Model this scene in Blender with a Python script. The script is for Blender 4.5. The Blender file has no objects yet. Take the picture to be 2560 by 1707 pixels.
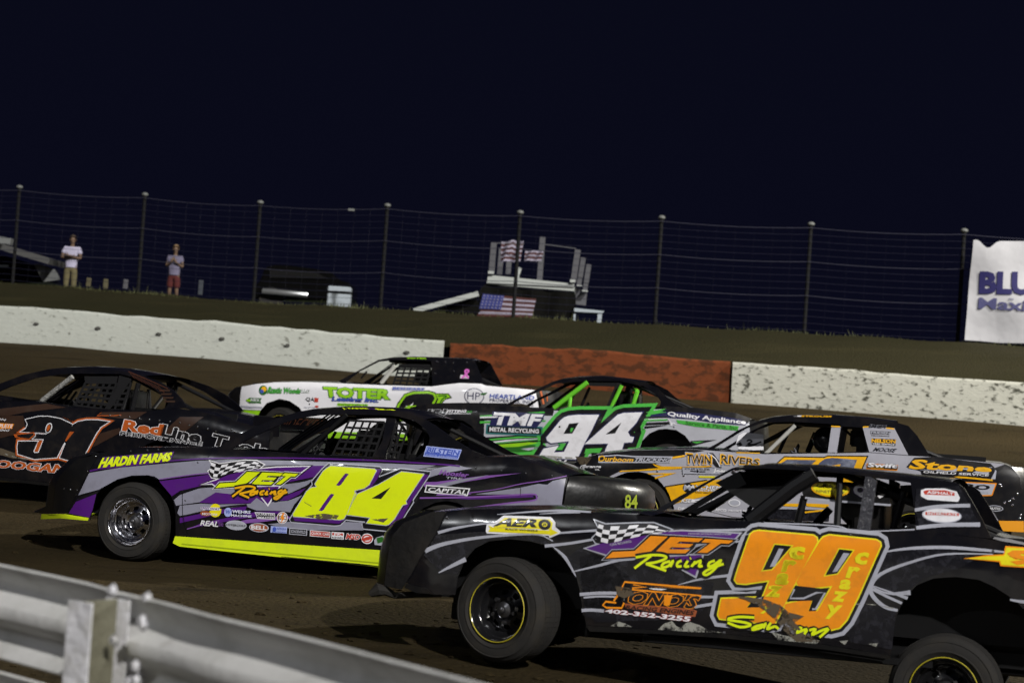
import bpy, bmesh, math, random
import numpy as np
from mathutils import Vector, Matrix
random.seed(7)
SC = bpy.context.scene
COL = SC.collection
rad = math.radians

# ------------------------------------------------------------------ camera
LENS = 70.0
FPX = LENS / 36 * 2560
ROLL = rad(3.9)
PITCH = math.atan(110 * math.cos(ROLL) / FPX)
CAM = Vector((0, 0, 1.85))
Fv = Vector((0, math.cos(PITCH), math.sin(PITCH)))
Rv = Vector((1, 0, 0))
Uv = Vector((0, -math.sin(PITCH), math.cos(PITCH)))
cr, sr = math.cos(ROLL), math.sin(ROLL)
cd = bpy.data.cameras.new('camera')
cd.lens = LENS; cd.sensor_width = 36; cd.clip_start = 0.1; cd.clip_end = 3000
cd.dof.use_dof = True; cd.dof.focus_distance = 17.0; cd.dof.aperture_fstop = 2.8
co = bpy.data.objects.new('camera', cd); COL.objects.link(co)
xa = Rv * cr + Uv * sr; ya = Uv * cr - Rv * sr; za = -Fv
m = Matrix((xa, ya, za)).transposed().to_4x4(); m.translation = CAM
co.matrix_world = m
SC.camera = co

# ------------------------------------------------------------------ night sky
W = bpy.data.worlds.new('World'); SC.world = W; W.use_nodes = True
nt = W.node_tree; bg = nt.nodes['Background']
tc = nt.nodes.new('ShaderNodeTexCoord'); sx = nt.nodes.new('ShaderNodeSeparateXYZ')
rp = nt.nodes.new('ShaderNodeValToRGB')
nt.links.new(tc.outputs['Generated'], sx.inputs[0]); nt.links.new(sx.outputs['Z'], rp.inputs[0])
rp.color_ramp.elements[0].position = 0.0; rp.color_ramp.elements[0].color = (0.0030, 0.0032, 0.0098, 1)
rp.color_ramp.elements[1].position = 0.30; rp.color_ramp.elements[1].color = (0.0027, 0.0032, 0.0088, 1)
nt.links.new(rp.outputs[0], bg.inputs[0]); bg.inputs[1].default_value = 1.0

# ------------------------------------------------------------------ floodlights of the track
def aim(o, d): o.rotation_euler = Vector(d).to_track_quat('-Z', 'Y').to_euler()
sl = bpy.data.lights.new('floodlight_key', 'SUN'); sl.energy = 3.5; sl.angle = rad(1.2); sl.color = (1, 0.97, 0.93)
so = bpy.data.objects.new('floodlight_key', sl); COL.objects.link(so)
aim(so, (-0.36, 0.78, -0.54))
def flood(loc, target, power, size, color):
    l = bpy.data.lights.new('floodlight', 'AREA'); l.shape = 'RECTANGLE'; l.size = size; l.size_y = size * 0.5
    l.energy = power; l.color = color
    o = bpy.data.objects.new('floodlight', l); COL.objects.link(o); o.location = loc
    aim(o, Vector(target) - Vector(loc)); return o
flood((24, 30, 19), (0, 20, 0), 14000, 1.5, (1.0, 0.96, 0.86))
flood((-16, -6, 15), (-2, 20, 0), 700, 0.9, (0.95, 0.97, 1.0))
flood((15, -6, 14), (2, 16, 0), 700, 0.9, (0.98, 0.98, 1.0))
vs = SC.view_settings
vs.view_transform = 'Standard'; vs.look = 'None'; vs.exposure = 0; vs.gamma = 1; vs.use_curve_mapping = False
SC.cycles.max_bounces = 6; SC.cycles.use_denoising = True
SC.cycles.sample_clamp_indirect = 4

# ------------------------------------------------------------------ tracing: points of the reference to rays
CR = dict(A=(0,850,700/2335),B=(450,980,700/2335),C=(900,1000,800/2352),D=(900,1250,800/2352),E=(1450,1150,650/2038),
 F=(1900,1150,660/1858),G=(1350,1020,1210/2352),H=(560,860,840/2352),I=(0,440,700/2352),J=(600,470,600/2352),
 K=(1000,520,700/2352),L=(1600,520,960/2352),M=(0,1380,560/2352),N=(1200,920,750/2352),O=(0,1180,520/2352),
 P=(400,1350,850/2352),Q=(0,900,420/1937),R=(1280,1040,620/2352),T=(2000,1030,560/2352),U=(1160,580,360/2352),
 V=(1480,1420,360/2352),S=(0,0,1.0))
def X(s):
    """'A 10 20 30 40 B 5 6' -> list of photo points; a letter names the enlargement the numbers were read in"""
    out = []; c = None; buf = []
    for t in s.split():
        if t in CR: c = CR[t]; continue
        buf.append(float(t))
        if len(buf) == 2:
            out.append((c[0] + buf[0] * c[2], c[1] + buf[1] * c[2])); buf = []
    return out
def ray(q):
    dx, dy = q[0] - 1280, q[1] - 853.5
    return Fv + (Rv * (dx * cr + dy * sr) + Uv * (dx * sr - dy * cr)) / FPX
def at(q, d): return CAM + ray(q) * d

# ------------------------------------------------------------------ materials
MATS = {}
def mat(name, col, rough=0.5, metal=0.0, coat=0.0, bump=0.0, bscale=3.0, dirt=0.0, emit=0.0, dcol=(0.06,0.045,0.03), dscale=4.0, spec=0.5, rvar=0.35):
    if name in MATS: return MATS[name]
    m = bpy.data.materials.new(name); m.use_nodes = True; n = m.node_tree.nodes; l = m.node_tree.links
    b = n['Principled BSDF']; b.inputs['Base Color'].default_value = (*col, 1); b.inputs['Roughness'].default_value = rough
    b.inputs['Metallic'].default_value = metal; b.inputs['Coat Weight'].default_value = coat; b.inputs['Coat Roughness'].default_value = 0.06
    b.inputs['Specular IOR Level'].default_value = spec
    tc = n.new('ShaderNodeTexCoord')
    if bump:
        nz = n.new('ShaderNodeTexNoise'); nz.inputs['Scale'].default_value = bscale; nz.inputs['Detail'].default_value = 3
        l.new(tc.outputs['Object'], nz.inputs['Vector'])
        bp = n.new('ShaderNodeBump'); bp.inputs['Strength'].default_value = bump; bp.inputs['Distance'].default_value = 0.05
        l.new(nz.outputs['Fac'], bp.inputs['Height']); l.new(bp.outputs['Normal'], b.inputs['Normal'])
        if coat: l.new(bp.outputs['Normal'], b.inputs['Coat Normal'])
    if dirt:
        nz = n.new('ShaderNodeTexNoise'); nz.inputs['Scale'].default_value = dscale; nz.inputs['Detail'].default_value = 8
        nz.inputs['Roughness'].default_value = 0.65
        l.new(tc.outputs['Object'], nz.inputs['Vector'])
        r = n.new('ShaderNodeMapRange'); r.inputs['From Min'].default_value = 0.48; r.inputs['From Max'].default_value = 0.72
        r.inputs['To Max'].default_value = dirt
        l.new(nz.outputs['Fac'], r.inputs['Value'])
        mx = n.new('ShaderNodeMix'); mx.data_type = 'RGBA'; mx.inputs['A'].default_value = (*col, 1); mx.inputs['B'].default_value = (*dcol, 1)
        l.new(r.outputs[0], mx.inputs['Factor']); l.new(mx.outputs['Result'], b.inputs['Base Color'])
        mr = n.new('ShaderNodeMapRange'); mr.inputs['To Min'].default_value = rough; mr.inputs['To Max'].default_value = min(1, rough + rvar)
        l.new(nz.outputs['Fac'], mr.inputs['Value']); l.new(mr.outputs[0], b.inputs['Roughness'])
    if emit:
        b.inputs['Emission Color'].default_value = (*col, 1); b.inputs['Emission Strength'].default_value = emit
    MATS[name] = m; return m
def paint(name, col, dirt=0.25): return mat(name, col, 0.20, 0, 0.5, 0.20, 1.7, dirt, rvar=0.10)
def vinyl(name, col, dirt=0.22): return mat('vinyl_' + name, col, 0.24, 0, 0.25, 0.16, 1.8, dirt, dscale=9, rvar=0.12)
BLACKP = mat('black_paint', (0.004, 0.004, 0.006), 0.15, 0, 0.4, 0.22, 1.7, 0.14, rvar=0.12)
RUB = mat('rubber', (0.017, 0.016, 0.015), 0.72, bump=0.06, bscale=25, dirt=0.5, dcol=(0.038, 0.032, 0.022), dscale=5, spec=0.3)
PLAST = mat('black_plastic', (0.006, 0.006, 0.0065), 0.26, bump=0.15, bscale=5, dirt=0.12, rvar=0.12, spec=0.4)
FLAP = mat('rubber_flap', (0.008, 0.0075, 0.0075), 0.65, bump=0.25, bscale=14, dirt=0.35, dcol=(0.03, 0.025, 0.02), dscale=6, spec=0.25)
DARK = mat('dark_interior', (0.004, 0.004, 0.0045), 0.5, spec=0.25)
STEEL = mat('black_tube', (0.008, 0.008, 0.009), 0.3, spec=0.35)
CHROME = mat('chrome', (0.80, 0.80, 0.84), 0.07, 1.0, bump=0.06, bscale=9, dirt=0.12, rvar=0.12)
NETM = mat('net_webbing', (0.007, 0.007, 0.008), 0.9, spec=0.2)

def stain(name, col, scale, thr):
    """dried mud: ragged patches, clear between them"""
    m = mat(name, col, 0.8); n = m.node_tree.nodes; l = m.node_tree.links; b = n['Principled BSDF']
    tc = n.new('ShaderNodeTexCoord'); z = n.new('ShaderNodeTexNoise'); z.inputs['Scale'].default_value = scale; z.inputs['Detail'].default_value = 8; z.inputs['Roughness'].default_value = 0.7
    r = n.new('ShaderNodeMapRange'); r.inputs['From Min'].default_value = thr; r.inputs['From Max'].default_value = thr + 0.10
    l.new(tc.outputs['Object'], z.inputs['Vector']); l.new(z.outputs['Fac'], r.inputs['Value']); l.new(r.outputs[0], b.inputs['Alpha'])
    return m
# ------------------------------------------------------------------ object helpers
def link(o, parent=None):
    COL.objects.link(o)
    if parent: o.parent = parent
    return o
def tag(o, label=None, cat=None, group=None, kind=None):
    if label: o['label'] = label
    if cat: o['category'] = cat
    if group: o['group'] = group
    if kind: o['kind'] = kind
    return o
def mesh_obj(name, bm, mats, parent=None, smooth=True, angle=35, shift=None):
    me = bpy.data.meshes.new(name)
    if shift is not None: bmesh.ops.translate(bm, verts=bm.verts, vec=-Vector(shift))
    bm.to_mesh(me); bm.free()
    for m_ in (mats if isinstance(mats, (list, tuple)) else [mats]): me.materials.append(m_)
    if smooth:
        for p in me.polygons: p.use_smooth = True
        me.set_sharp_from_angle(angle=rad(angle))
    return link(bpy.data.objects.new(name, me), parent)
def thing(name, label, cat, loc=(0, 0, 0), group=None, mw=None):
    o = bpy.data.objects.new(name, None); COL.objects.link(o); o.empty_display_size = 0.2
    if mw is not None: o.matrix_world = mw
    else: o.location = loc
    return tag(o, label, cat, group)
def add_box(bm, c, s, rot=None, mi=0):
    r = bmesh.ops.create_cube(bm, size=1)
    M = Matrix.Translation(c) @ (rot.to_4x4() if rot else Matrix()) @ Matrix.Diagonal((*s, 1))
    bmesh.ops.transform(bm, matrix=M, verts=r['verts'])
    for f in {f for v in r['verts'] for f in v.link_faces}: f.material_index = mi
    return r['verts']
def add_tube(bm, pts, r, seg=8, mi=0, cap=True):
    pts = [Vector(p) for p in pts]; rings = []
    for i, p in enumerate(pts):
        d = (pts[min(i + 1, len(pts) - 1)] - pts[max(i - 1, 0)]).normalized()
        a = d.cross(Vector((0, 0, 1)))
        if a.length < 1e-3: a = d.cross(Vector((0, 1, 0)))
        a.normalize(); b = d.cross(a)
        rr = r[i] if isinstance(r, (list, tuple)) else r
        rings.append([bm.verts.new(p + (a * math.cos(2 * math.pi * k / seg) + b * math.sin(2 * math.pi * k / seg)) * rr) for k in range(seg)])
    for i in range(len(rings) - 1):
        for k in range(seg):
            f = bm.faces.new((rings[i][k], rings[i][(k + 1) % seg], rings[i + 1][(k + 1) % seg], rings[i + 1][k])); f.material_index = mi
    if cap:
        for rg in (rings[0][::-1], rings[-1]):
            f = bm.faces.new(rg); f.material_index = mi
def add_lathe(bm, prof, seg=40, mi=0, skip=None, axis='y'):
    """prof: (radius, along) turned about local Y"""
    rings = []
    for r, a in prof:
        rings.append([bm.verts.new((r * math.cos(2 * math.pi * k / seg), a, r * math.sin(2 * math.pi * k / seg))) for k in range(seg)])
    for i in range(len(rings) - 1):
        for k in range(seg):
            if skip and skip(i, k): continue
            f = bm.faces.new((rings[i][k], rings[i + 1][k], rings[i + 1][(k + 1) % seg], rings[i][(k + 1) % seg])); f.material_index = mi
def add_ball(bm, c, r, s=(1, 1, 1), seg=10, mi=0):
    q = bmesh.ops.create_uvsphere(bm, u_segments=seg, v_segments=seg // 2 + 2, radius=r)
    bmesh.ops.transform(bm, matrix=Matrix.Translation(c) @ Matrix.Diagonal((*s, 1)), verts=q['verts'])
    for f in {f for v in q['verts'] for f in v.link_faces}: f.material_index = mi
def sheet_grid(bm, P, mi=0):
    """P[i][j] Vectors -> quads"""
    V = [[bm.verts.new(p) for p in row] for row in P]
    for i in range(len(V) - 1):
        for j in range(len(V[0]) - 1):
            f = bm.faces.new((V[i][j], V[i][j + 1], V[i + 1][j + 1], V[i + 1][j])); f.material_index = mi
    return V
def interp(tab, x):
    if x <= tab[0][0]: return tab[0][1]
    for (a, b), (c, d) in zip(tab, tab[1:]):
        if x <= c: return b + (d - b) * (x - a) / (c - a) if c > a else d
    return tab[-1][1]

# ------------------------------------------------------------------ flat shapes -> curved body side
def fill2d(outer, holes=()):
    bm = bmesh.new(); es = []
    for loop in (outer, *holes):
        vs_ = [bm.verts.new((p[0], 0, p[1])) for p in loop]
        for i in range(len(vs_)):
            es.append(bm.edges.new((vs_[i], vs_[(i + 1) % len(vs_)])))
    bmesh.ops.triangle_fill(bm, use_beauty=True, edges=es, normal=(0, -1, 0))
    return bm
def chop(bm, sx=0.22, sz=0.07):
    xs = [v.co.x for v in bm.verts]; zs = [v.co.z for v in bm.verts]
    if not xs: return
    for ax, st, a, b in ((0, sx, min(xs), max(xs)), (2, sz, min(zs), max(zs))):
        k = math.ceil(a / st + 1e-3)
        while k * st < b - 1e-3:
            co_ = [0, 0, 0]; co_[ax] = k * st; no = [0, 0, 0]; no[ax] = 1
            bmesh.ops.bisect_plane(bm, geom=bm.verts[:] + bm.edges[:] + bm.faces[:], dist=1e-5, plane_co=co_, plane_no=no)
            k += 1
def area2(p): return 0.5 * sum(p[i][0] * p[(i + 1) % len(p)][1] - p[(i + 1) % len(p)][0] * p[i][1] for i in range(len(p)))
def grow(poly, d, miter=2.2):
    p = poly if area2(poly) > 0 else poly[::-1]
    n = len(p); out = []
    for i in range(n):
        a, b, c = p[i - 1], p[i], p[(i + 1) % n]
        def nrm(u, v):
            x, y = v[0] - u[0], v[1] - u[1]; l = math.hypot(x, y) or 1; return (y / l, -x / l)
        n1, n2 = nrm(a, b), nrm(b, c); mx, my = n1[0] + n2[0], n1[1] + n2[1]; q = mx * mx + my * my
        k = 2 * d / q if q > 1e-6 else d
        if k * math.sqrt(q) > miter * d: k = miter * d / math.sqrt(q)
        out.append((b[0] + mx * k, b[1] + my * k))
    return out
def ribbon(pts, w):
    """stroke of width w (number or per point) -> outline polygon"""
    n = len(pts); L, R = [], []
    for i, p in enumerate(pts):
        a, b = pts[max(i - 1, 0)], pts[min(i + 1, n - 1)]
        dx, dy = b[0] - a[0], b[1] - a[1]; l = math.hypot(dx, dy) or 1
        ww = (w[i] if isinstance(w, (list, tuple)) else w) / 2
        L.append((p[0] - dy / l * ww, p[1] + dx / l * ww)); R.append((p[0] + dy / l * ww, p[1] - dx / l * ww))
    return L + R[::-1]
def smooth_pts(pts, k=5):
    out = []
    for i in range(len(pts) - 1):
        p0, p1, p2, p3 = pts[max(i - 1, 0)], pts[i], pts[i + 1], pts[min(i + 2, len(pts) - 1)]
        for j in range(k):
            t = j / k
            out.append(tuple(0.5 * (2 * b + (c - a) * t + (2 * a - 5 * b + 4 * c - d) * t * t + (3 * b - a - 3 * c + d) * t ** 3) for a, b, c, d in zip(p0, p1, p2, p3)))
    out.append(tuple(pts[-1])); return out
_TX = {}
def text2d(s, bold=0.0, spacing=1.0):
    key = (s, round(bold, 4), spacing)
    if key in _TX: return _TX[key]
    cu = bpy.data.curves.new('lettering', 'FONT'); cu.body = s; cu.offset = bold; cu.space_character = spacing; cu.resolution_u = 2
    cu.fill_mode = 'FRONT'
    ob = bpy.data.objects.new('lettering', cu); COL.objects.link(ob)
    bpy.context.view_layer.update()
    me = ob.evaluated_get(bpy.context.evaluated_depsgraph_get()).to_mesh()
    vs_ = [(v.co.x, v.co.y) for v in me.vertices]; fs = [tuple(p.vertices) for p in me.polygons]
    ob.to_mesh_clear(); bpy.data.objects.remove(ob); bpy.data.curves.remove(cu)
    _TX[key] = (vs_, fs); return _TX[key]
def text_bounds(s, spacing):
    v, _ = text2d(s, 0.0, spacing)
    xs = [p[0] for p in v]; ys = [p[1] for p in v]
    return min(xs), max(xs), min(ys), max(ys)
# ------------------------------------------------------------------ race cars
TYRE_R = 0.3375
def build_wheel_meshes():
    out = {}
    bm = bmesh.new()
    add_lathe(bm, [(0.208, 0.012), (0.222, 0.0), (0.236, -0.008), (0.240, -0.013), (0.246, -0.013), (0.249, -0.010), (0.285, -0.012), (0.296, -0.009), (0.299, -0.013), (0.304, -0.012), (0.307, -0.003), (0.322, 0.008), (0.332, 0.022), (0.3375, 0.05), (0.3385, 0.13), (0.3375, 0.21), (0.330, 0.245), (0.30, 0.262), (0.25, 0.262), (0.208, 0.25), (0.208, 0.012)], 56)
    for k in range(64):   # shallow siped tread
        a = 2 * math.pi * k / 64
        for y in (0.07, 0.13, 0.19):
            add_box(bm, (0.3375 * math.cos(a), y, 0.3375 * math.sin(a)), (0.004, 0.052, 0.030), Matrix.Rotation(-a, 3, 'Y'))
    out['tyre'] = bm
    bm = bmesh.new()
    seg = 48
    prof = [(0.196, 0.03), (0.206, 0.004), (0.211, -0.004), (0.206, -0.008), (0.199, -0.002), (0.192, 0.02), (0.186, 0.05), (0.180, 0.062), (0.172, 0.066), (0.166, 0.085), (0.162, 0.105), (0.150, 0.118), (0.128, 0.112), (0.098, 0.094), (0.078, 0.088), (0.066, 0.096), (0.060, 0.098)]
    add_lathe(bm, prof, seg, skip=lambda i, k: i == 12 and k % 6 in (1, 2, 3))
    for k in range(8):    # turned-in lips of the vent holes
        a = 2 * math.pi * (k * 6 + 2.5) / seg
        add_tube(bm, [(0.113 * math.cos(a), 0.112, 0.113 * math.sin(a)), (0.113 * math.cos(a), 0.16, 0.113 * math.sin(a))], 0.028, 10, cap=False)
    out['wheel'] = bm
    bm = bmesh.new()
    add_lathe(bm, [(0.0, 0.034), (0.014, 0.036), (0.022, 0.042), (0.025, 0.062), (0.034, 0.066), (0.050, 0.074), (0.060, 0.1)], 24)
    for k in range(5):
        a = 2 * math.pi * k / 5
        add_tube(bm, [(0.083 * math.cos(a), 0.062, 0.083 * math.sin(a)), (0.083 * math.cos(a), 0.095, 0.083 * math.sin(a))], 0.013, 6)
    out['hub'] = bm
    bm = bmesh.new()
    add_lathe(bm, [(0.203, -0.0075), (0.2065, -0.0115), (0.2105, -0.0075)], 48)
    out['stripe'] = bm
    bm = bmesh.new()
    add_lathe(bm, [(0.0, 0.16), (0.12, 0.155), (0.15, 0.15), (0.2, 0.15)], 24)
    out['drum'] = bm
    return out
WM = {}
def wheel_mesh(kind, m_):
    key = (kind, m_.name)
    if key not in WM:
        bm = build_wheel_meshes()[kind]; me = bpy.data.meshes.new(kind); bm.to_mesh(me); bm.free(); me.materials.append(m_)
        for p in me.polygons: p.use_smooth = True
        me.set_sharp_from_angle(angle=rad(40)); WM[key] = me
    return WM[key]

class Car:
    def __init__(s, name, label, opx, d, yaw, bank, pitch, wid=1.75, tumble=0.45, shelf=0.0, group='stock cars racing around the dirt track'):
        s.O = at(opx, d); s.M = Matrix.Rotation(rad(bank), 3, 'X') @ Matrix.Rotation(-rad(yaw), 3, 'Z') @ Matrix.Rotation(rad(pitch), 3, 'Y')
        s.Mi = s.M.transposed(); s.W = wid; s.base = Vector((1.4, wid / 2, -TYRE_R)); s.tumble = tumble; s.shelf = shelf
        mw = s.M.to_4x4(); mw.translation = s.O + s.M @ s.base
        s.root = thing(name, label, 'race car', mw=mw, group=group)
        s.top = [(-10, 9), (10, 9)]; s.nose_x = -9; s.tail_x = 9; s.kn = s.kt = 0.0; s.contacts = []; s.deferred = []
    def loc3(s, q, y=0.0):
        o = s.Mi @ (CAM - s.O); v = s.Mi @ ray(q); return o + v * ((y - o.y) / v.y)
    def w(s, x, z):
        zt = interp(s.top, x)
        if z > zt: y = 0.045 + s.shelf + (z - zt) * s.tumble
        else:
            t = max(0.0, 1 - (zt - z) / 0.16); y = 0.045 * t ** 2.2
            y += 0.10 * max(0.0, 0.02 - z) ** 1.3
        if x < s.nose_x: y += s.kn * (s.nose_x - x) ** 2
        if x > s.tail_x: y += s.kt * (x - s.tail_x) ** 2
        return y
    def surf(s, q):
        y = 0.02
        for _ in range(8):
            p = s.loc3(q, y); y = 0.5 * y + 0.5 * s.w(p.x, p.z)
        p = s.loc3(q, y); return (p.x, p.z)
    def L(s, pts):
        if isinstance(pts, str): pts = X(pts)
        return [s.surf(q) for q in pts]
    def set_top(s, pts):
        s.top = sorted([(p.x, p.z) for p in (s.loc3(q, 0.045) for q in X(pts))])
    def obj(s, name, bm, mats, parent=None, **k):
        return mesh_obj(name, bm, mats, parent or s.root, shift=s.base, **k)
    def put(s, dst, src, off, mi=0, mirror=False):
        """2-D mesh (x, z) laid on the car's side, off metres outwards"""
        V = {}
        for v in src.verts:
            y = s.w(v.co.x, v.co.z) - off - v.co.y
            V[v] = dst.verts.new((v.co.x, s.W - y if mirror else y, v.co.z))
        for f in src.faces:
            vv = [V[v] for v in f.verts]
            a, b, c = vv[0].co, vv[1].co, vv[2].co
            n = (b - a).cross(c - a).y
            want = 1 if mirror else -1
            if off < -0.0005: want = want
            try: nf = dst.faces.new(vv if n * want > 0 else vv[::-1]); nf.material_index = mi
            except ValueError: pass
    def panel(s, name, outer, holes=(), m=None, t=0.012, mirror=True, off=0.0, parent=None, local=False):
        outer = outer if local else s.L(outer); holes = [h if local else s.L(h) for h in holes]
        f = fill2d(outer, holes); chop(f); left = None
        for mir in ((False, True) if mirror else (False,)):
            bm = bmesh.new(); s.put(bm, f, off, 0, mir); s.put(bm, f, off - t, 0, mir)
            for loop in (outer, *holes):
                n = len(loop)
                for i in range(n):
                    a, b = loop[i], loop[(i + 1) % n]; q = []
                    for (p, o) in ((a, off), (b, off), (b, off - t), (a, off - t)):
                        y = s.w(p[0], p[1]) - o
                        q.append(bm.verts.new((p[0], s.W - y if mir else y, p[1])))
                    bm.faces.new(q)
            o_ = s.obj(name, bm, m, parent, angle=30); left = left or o_
        f.free()
        return left
    def decal(s, name, items, parent=None, label=None):
        bm = bmesh.new(); mats = []
        for it in items:
            m_ = it['m']; 
            if m_ not in mats: mats.append(m_)
            mi = mats.index(m_); off = it.get('off', 0.003 + 0.0017 * it.get('l', 1))
            for f in it['make'](s):
                chop(f)
                s.put(bm, f, off, mi); f.free()
        o = s.obj(name, bm, mats, parent, smooth=True)
        if label: o['label'] = label
        return o
    def loft(s, name, prof, m, bulge=0.0, power=4, n=9, t=0.0, zc=0.0, parent=None, inset=0.0):
        """sheet from the left edge profile (x, z) to its mirror image on the right"""
        bm = bmesh.new()
        for tt in ((0.0, t) if t else (0.0,)):
            P = []
            for i_, (x, z) in enumerate(prof):
                y0 = s.w(x, z) + inset; row = []; bg_ = bulge[i_] if isinstance(bulge, (list, tuple)) else bulge
                for j in range(n):
                    u = j / (n - 1); k = 1 - abs(2 * u - 1) ** power
                    row.append(Vector((x + bg_ * k, y0 + (s.W - 2 * y0) * u, z + zc * (1 - (2 * u - 1) ** 2) - tt)))
                P.append(row)
            sheet_grid(bm, P)
        return s.obj(name, bm, m, parent, angle=50)
    def text_on(s, name, txt, quad, m, bold=0.03, parent=None):
        """lettering on a flat place of the car: quad TL TR BR BL in the car's own metres"""
        q = [Vector(p) for p in quad]; x0, x1, y0, y1 = text_bounds(txt, 1.0); vs_, fs = text2d(txt, bold); bm = bmesh.new(); V = []
        for x, y in vs_:
            u = (x - x0) / (x1 - x0); v = 1 - (y - y0) / (y1 - y0); V.append(bm.verts.new(q[0].lerp(q[1], u).lerp(q[3].lerp(q[2], u), v)))
        for f in fs: bm.faces.new([V[i] for i in f])
        return s.obj(name, bm, m, parent)
    def tube(s, bm, pts, y, r, seg=8):
        q = X(pts) if isinstance(pts, str) else pts
        ys = y if isinstance(y, (list, tuple)) else [y] * len(q)
        add_tube(bm, [s.loc3(a, b) for a, b in zip(q, ys)], r, seg)
    def wheel(s, x, z, y, steer, rim, hub, stripe=None, spin=0.3, right=False):
        w_ = link(bpy.data.objects.new('wheel', wheel_mesh('wheel', rim)), s.root)
        R = Matrix.Rotation(-rad(steer), 4, 'Z')
        if right: R = R @ Matrix.Rotation(math.pi, 4, 'Z')
        w_.matrix_local = Matrix.Translation(Vector((x, y, z)) - s.base) @ R @ Matrix.Rotation(spin, 4, 'Y')
        for nm, k, m_ in (('tyre', 'tyre', RUB), ('hub', 'hub', hub), ('brake_drum', 'drum', DARK)):
            link(bpy.data.objects.new(nm, wheel_mesh(k, m_)), w_)
        if stripe: link(bpy.data.objects.new('rim_stripe', wheel_mesh('stripe', stripe)), w_)
        return w_
    def left_wheel(s, q, steer, rim, hub, stripe=None, spin=0.3, y=0.03, dz=0.0):
        p = s.loc3(X(q)[0] if isinstance(q, str) else q, y); s.wheel(p.x, p.z, y, steer, rim, hub, stripe, spin)
        s.contacts.append(s.O + s.M @ Vector((p.x, y + 0.13, p.z)) - Vector((0, 0, TYRE_R + dz)))
        s.deferred.append((p.x, steer, rim, hub, stripe)); return p
    def left_wheel_at(s, x, z, steer, rim, hub, stripe=None, spin=0.3, y=0.03):
        s.wheel(x, z, y, steer, rim, hub, stripe, spin)
        s.contacts.append(s.O + s.M @ Vector((x, y + 0.13, z)) - Vector((0, 0, TYRE_R)))
        s.deferred.append((x, steer, rim, hub, stripe))
    def right_wheels(s, ground):
        for x, steer, rim, hub, stripe in s.deferred:
            y = s.W - 0.03; p = s.O + s.M @ Vector((x, y - 0.13, 0))
            z = (ground(p.x, p.y) + TYRE_R - 0.01 - s.O.z - (s.M @ Vector((x, y - 0.13, 0))).z) / s.M[2][2]
            s.wheel(x, z, y, steer, rim, hub, stripe, 0.9, True)
    def chassis(s, x0, x1, zlow=-0.12, cowl=0.9, rearw=2.6, f0=0.0):
        bm = bmesh.new(); zt = lambda x: interp(s.top, x)
        add_box(bm, ((x0 + x1) / 2, s.W / 2, zlow + 0.06), (x1 - x0 - 0.5, s.W - 0.86, 0.1))
        for xa, xb in ((x0 + 0.25, cowl), (rearw, x1 - 0.2)):
            z1 = min(zt(xa), zt(xb)) - 0.10
            add_box(bm, ((xa + xb) / 2, s.W / 2, (zlow + z1) / 2), (xb - xa, s.W - 0.9, z1 - zlow))
        xm = (cowl + rearw) / 2
        add_box(bm, (xm, s.W / 2, 0.02 + zlow), (rearw - cowl, s.W - 0.12, 0.04))
        for y in (0.5, s.W - 0.5): add_tube(bm, [(x0 + 0.4, y, zlow), (x1 - 0.4, y, zlow)], 0.04)
        for xx in (0.0, 2.78): add_tube(bm, [(xx, 0.2, 0.0), (xx, s.W - 0.2, 0.0)], 0.045)
        for xx in (f0 + 0.58, f0 + 2.25):
            zz = min(zt(xx - 0.05), zt(xx + 0.05)) - 0.05
            add_box(bm, (xx, s.W / 2, (zlow + zz) / 2), (0.015, s.W - 0.12, zz - zlow))
        for yy in (0.36, s.W - 0.36):
            for xa, xb in ((f0 - 0.6, f0 + 0.58), (f0 + 2.25, f0 + 3.5)):
                zz = min(zt(xa), zt(xb)) - 0.08; add_box(bm, ((xa + xb) / 2, yy, zz / 2 + 0.08), (xb - xa, 0.02, zz + 0.1))
        s.obj('chassis', bm, DARK)
        # inner sheet metal: deck panel on the passenger side at belt height, firewall, dashboard
        bm = bmesh.new(); za, zb = zt(cowl) - 0.05, zt(rearw) - 0.05
        sheet_grid(bm, [[Vector((cowl + (rearw - cowl) * i / 4, y, za + (zb - za) * i / 4)) for y in (1.0, s.W - 0.06)] for i in range(5)])
        add_box(bm, (cowl + 0.02, s.W / 2, (zlow + za) / 2), (0.02, s.W - 0.12, za - zlow))
        add_box(bm, (rearw, s.W / 2, (zlow + zb) / 2), (0.02, s.W - 0.80, zb - zlow))
        add_box(bm, (cowl + 0.30, 0.62, za - 0.03), (0.14, 0.85, 0.16))
        s.obj('cockpit_panels', bm, DARK)
        # seat with head supports
        bm = bmesh.new(); sx_ = rearw - 0.42
        z1 = min(zt(sx_) + 0.22, zt(sx_) + 0.25)
        for j, (dy, th) in enumerate(((0.0, 0.06), (-0.2, 0.2), (0.2, 0.2))):
            add_box(bm, (sx_ - th / 2 + 0.05, 0.6 + dy, (z1 - 0.05) / 2), (th, 0.36 if j == 0 else 0.05, z1 + 0.05))
        add_box(bm, (sx_ - 0.25, 0.6, -0.02), (0.5, 0.44, 0.08))
        for dy in (-0.17, 0.17): add_box(bm, (sx_ - 0.1, 0.6 + dy, z1 - 0.08), (0.24, 0.05, 0.18))
        bmesh.ops.bevel(bm, geom=bm.edges[:], offset=0.015, segments=2, affect='EDGES')
        s.obj('seat', bm, PLAST)
        bm = bmesh.new(); c = Vector((cowl + 0.52, 0.6, za + 0.0))
        ring = [c + Vector((0.05 * math.sin(a), 0.17 * math.cos(a), 0.17 * math.sin(a))) for a in [2 * math.pi * k / 20 for k in range(21)]]
        add_tube(bm, ring, 0.014, 6, cap=False); add_tube(bm, [c, c + Vector((-0.25, 0, -0.08))], 0.02); add_tube(bm, [ring[0], ring[10]], 0.012)
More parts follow.
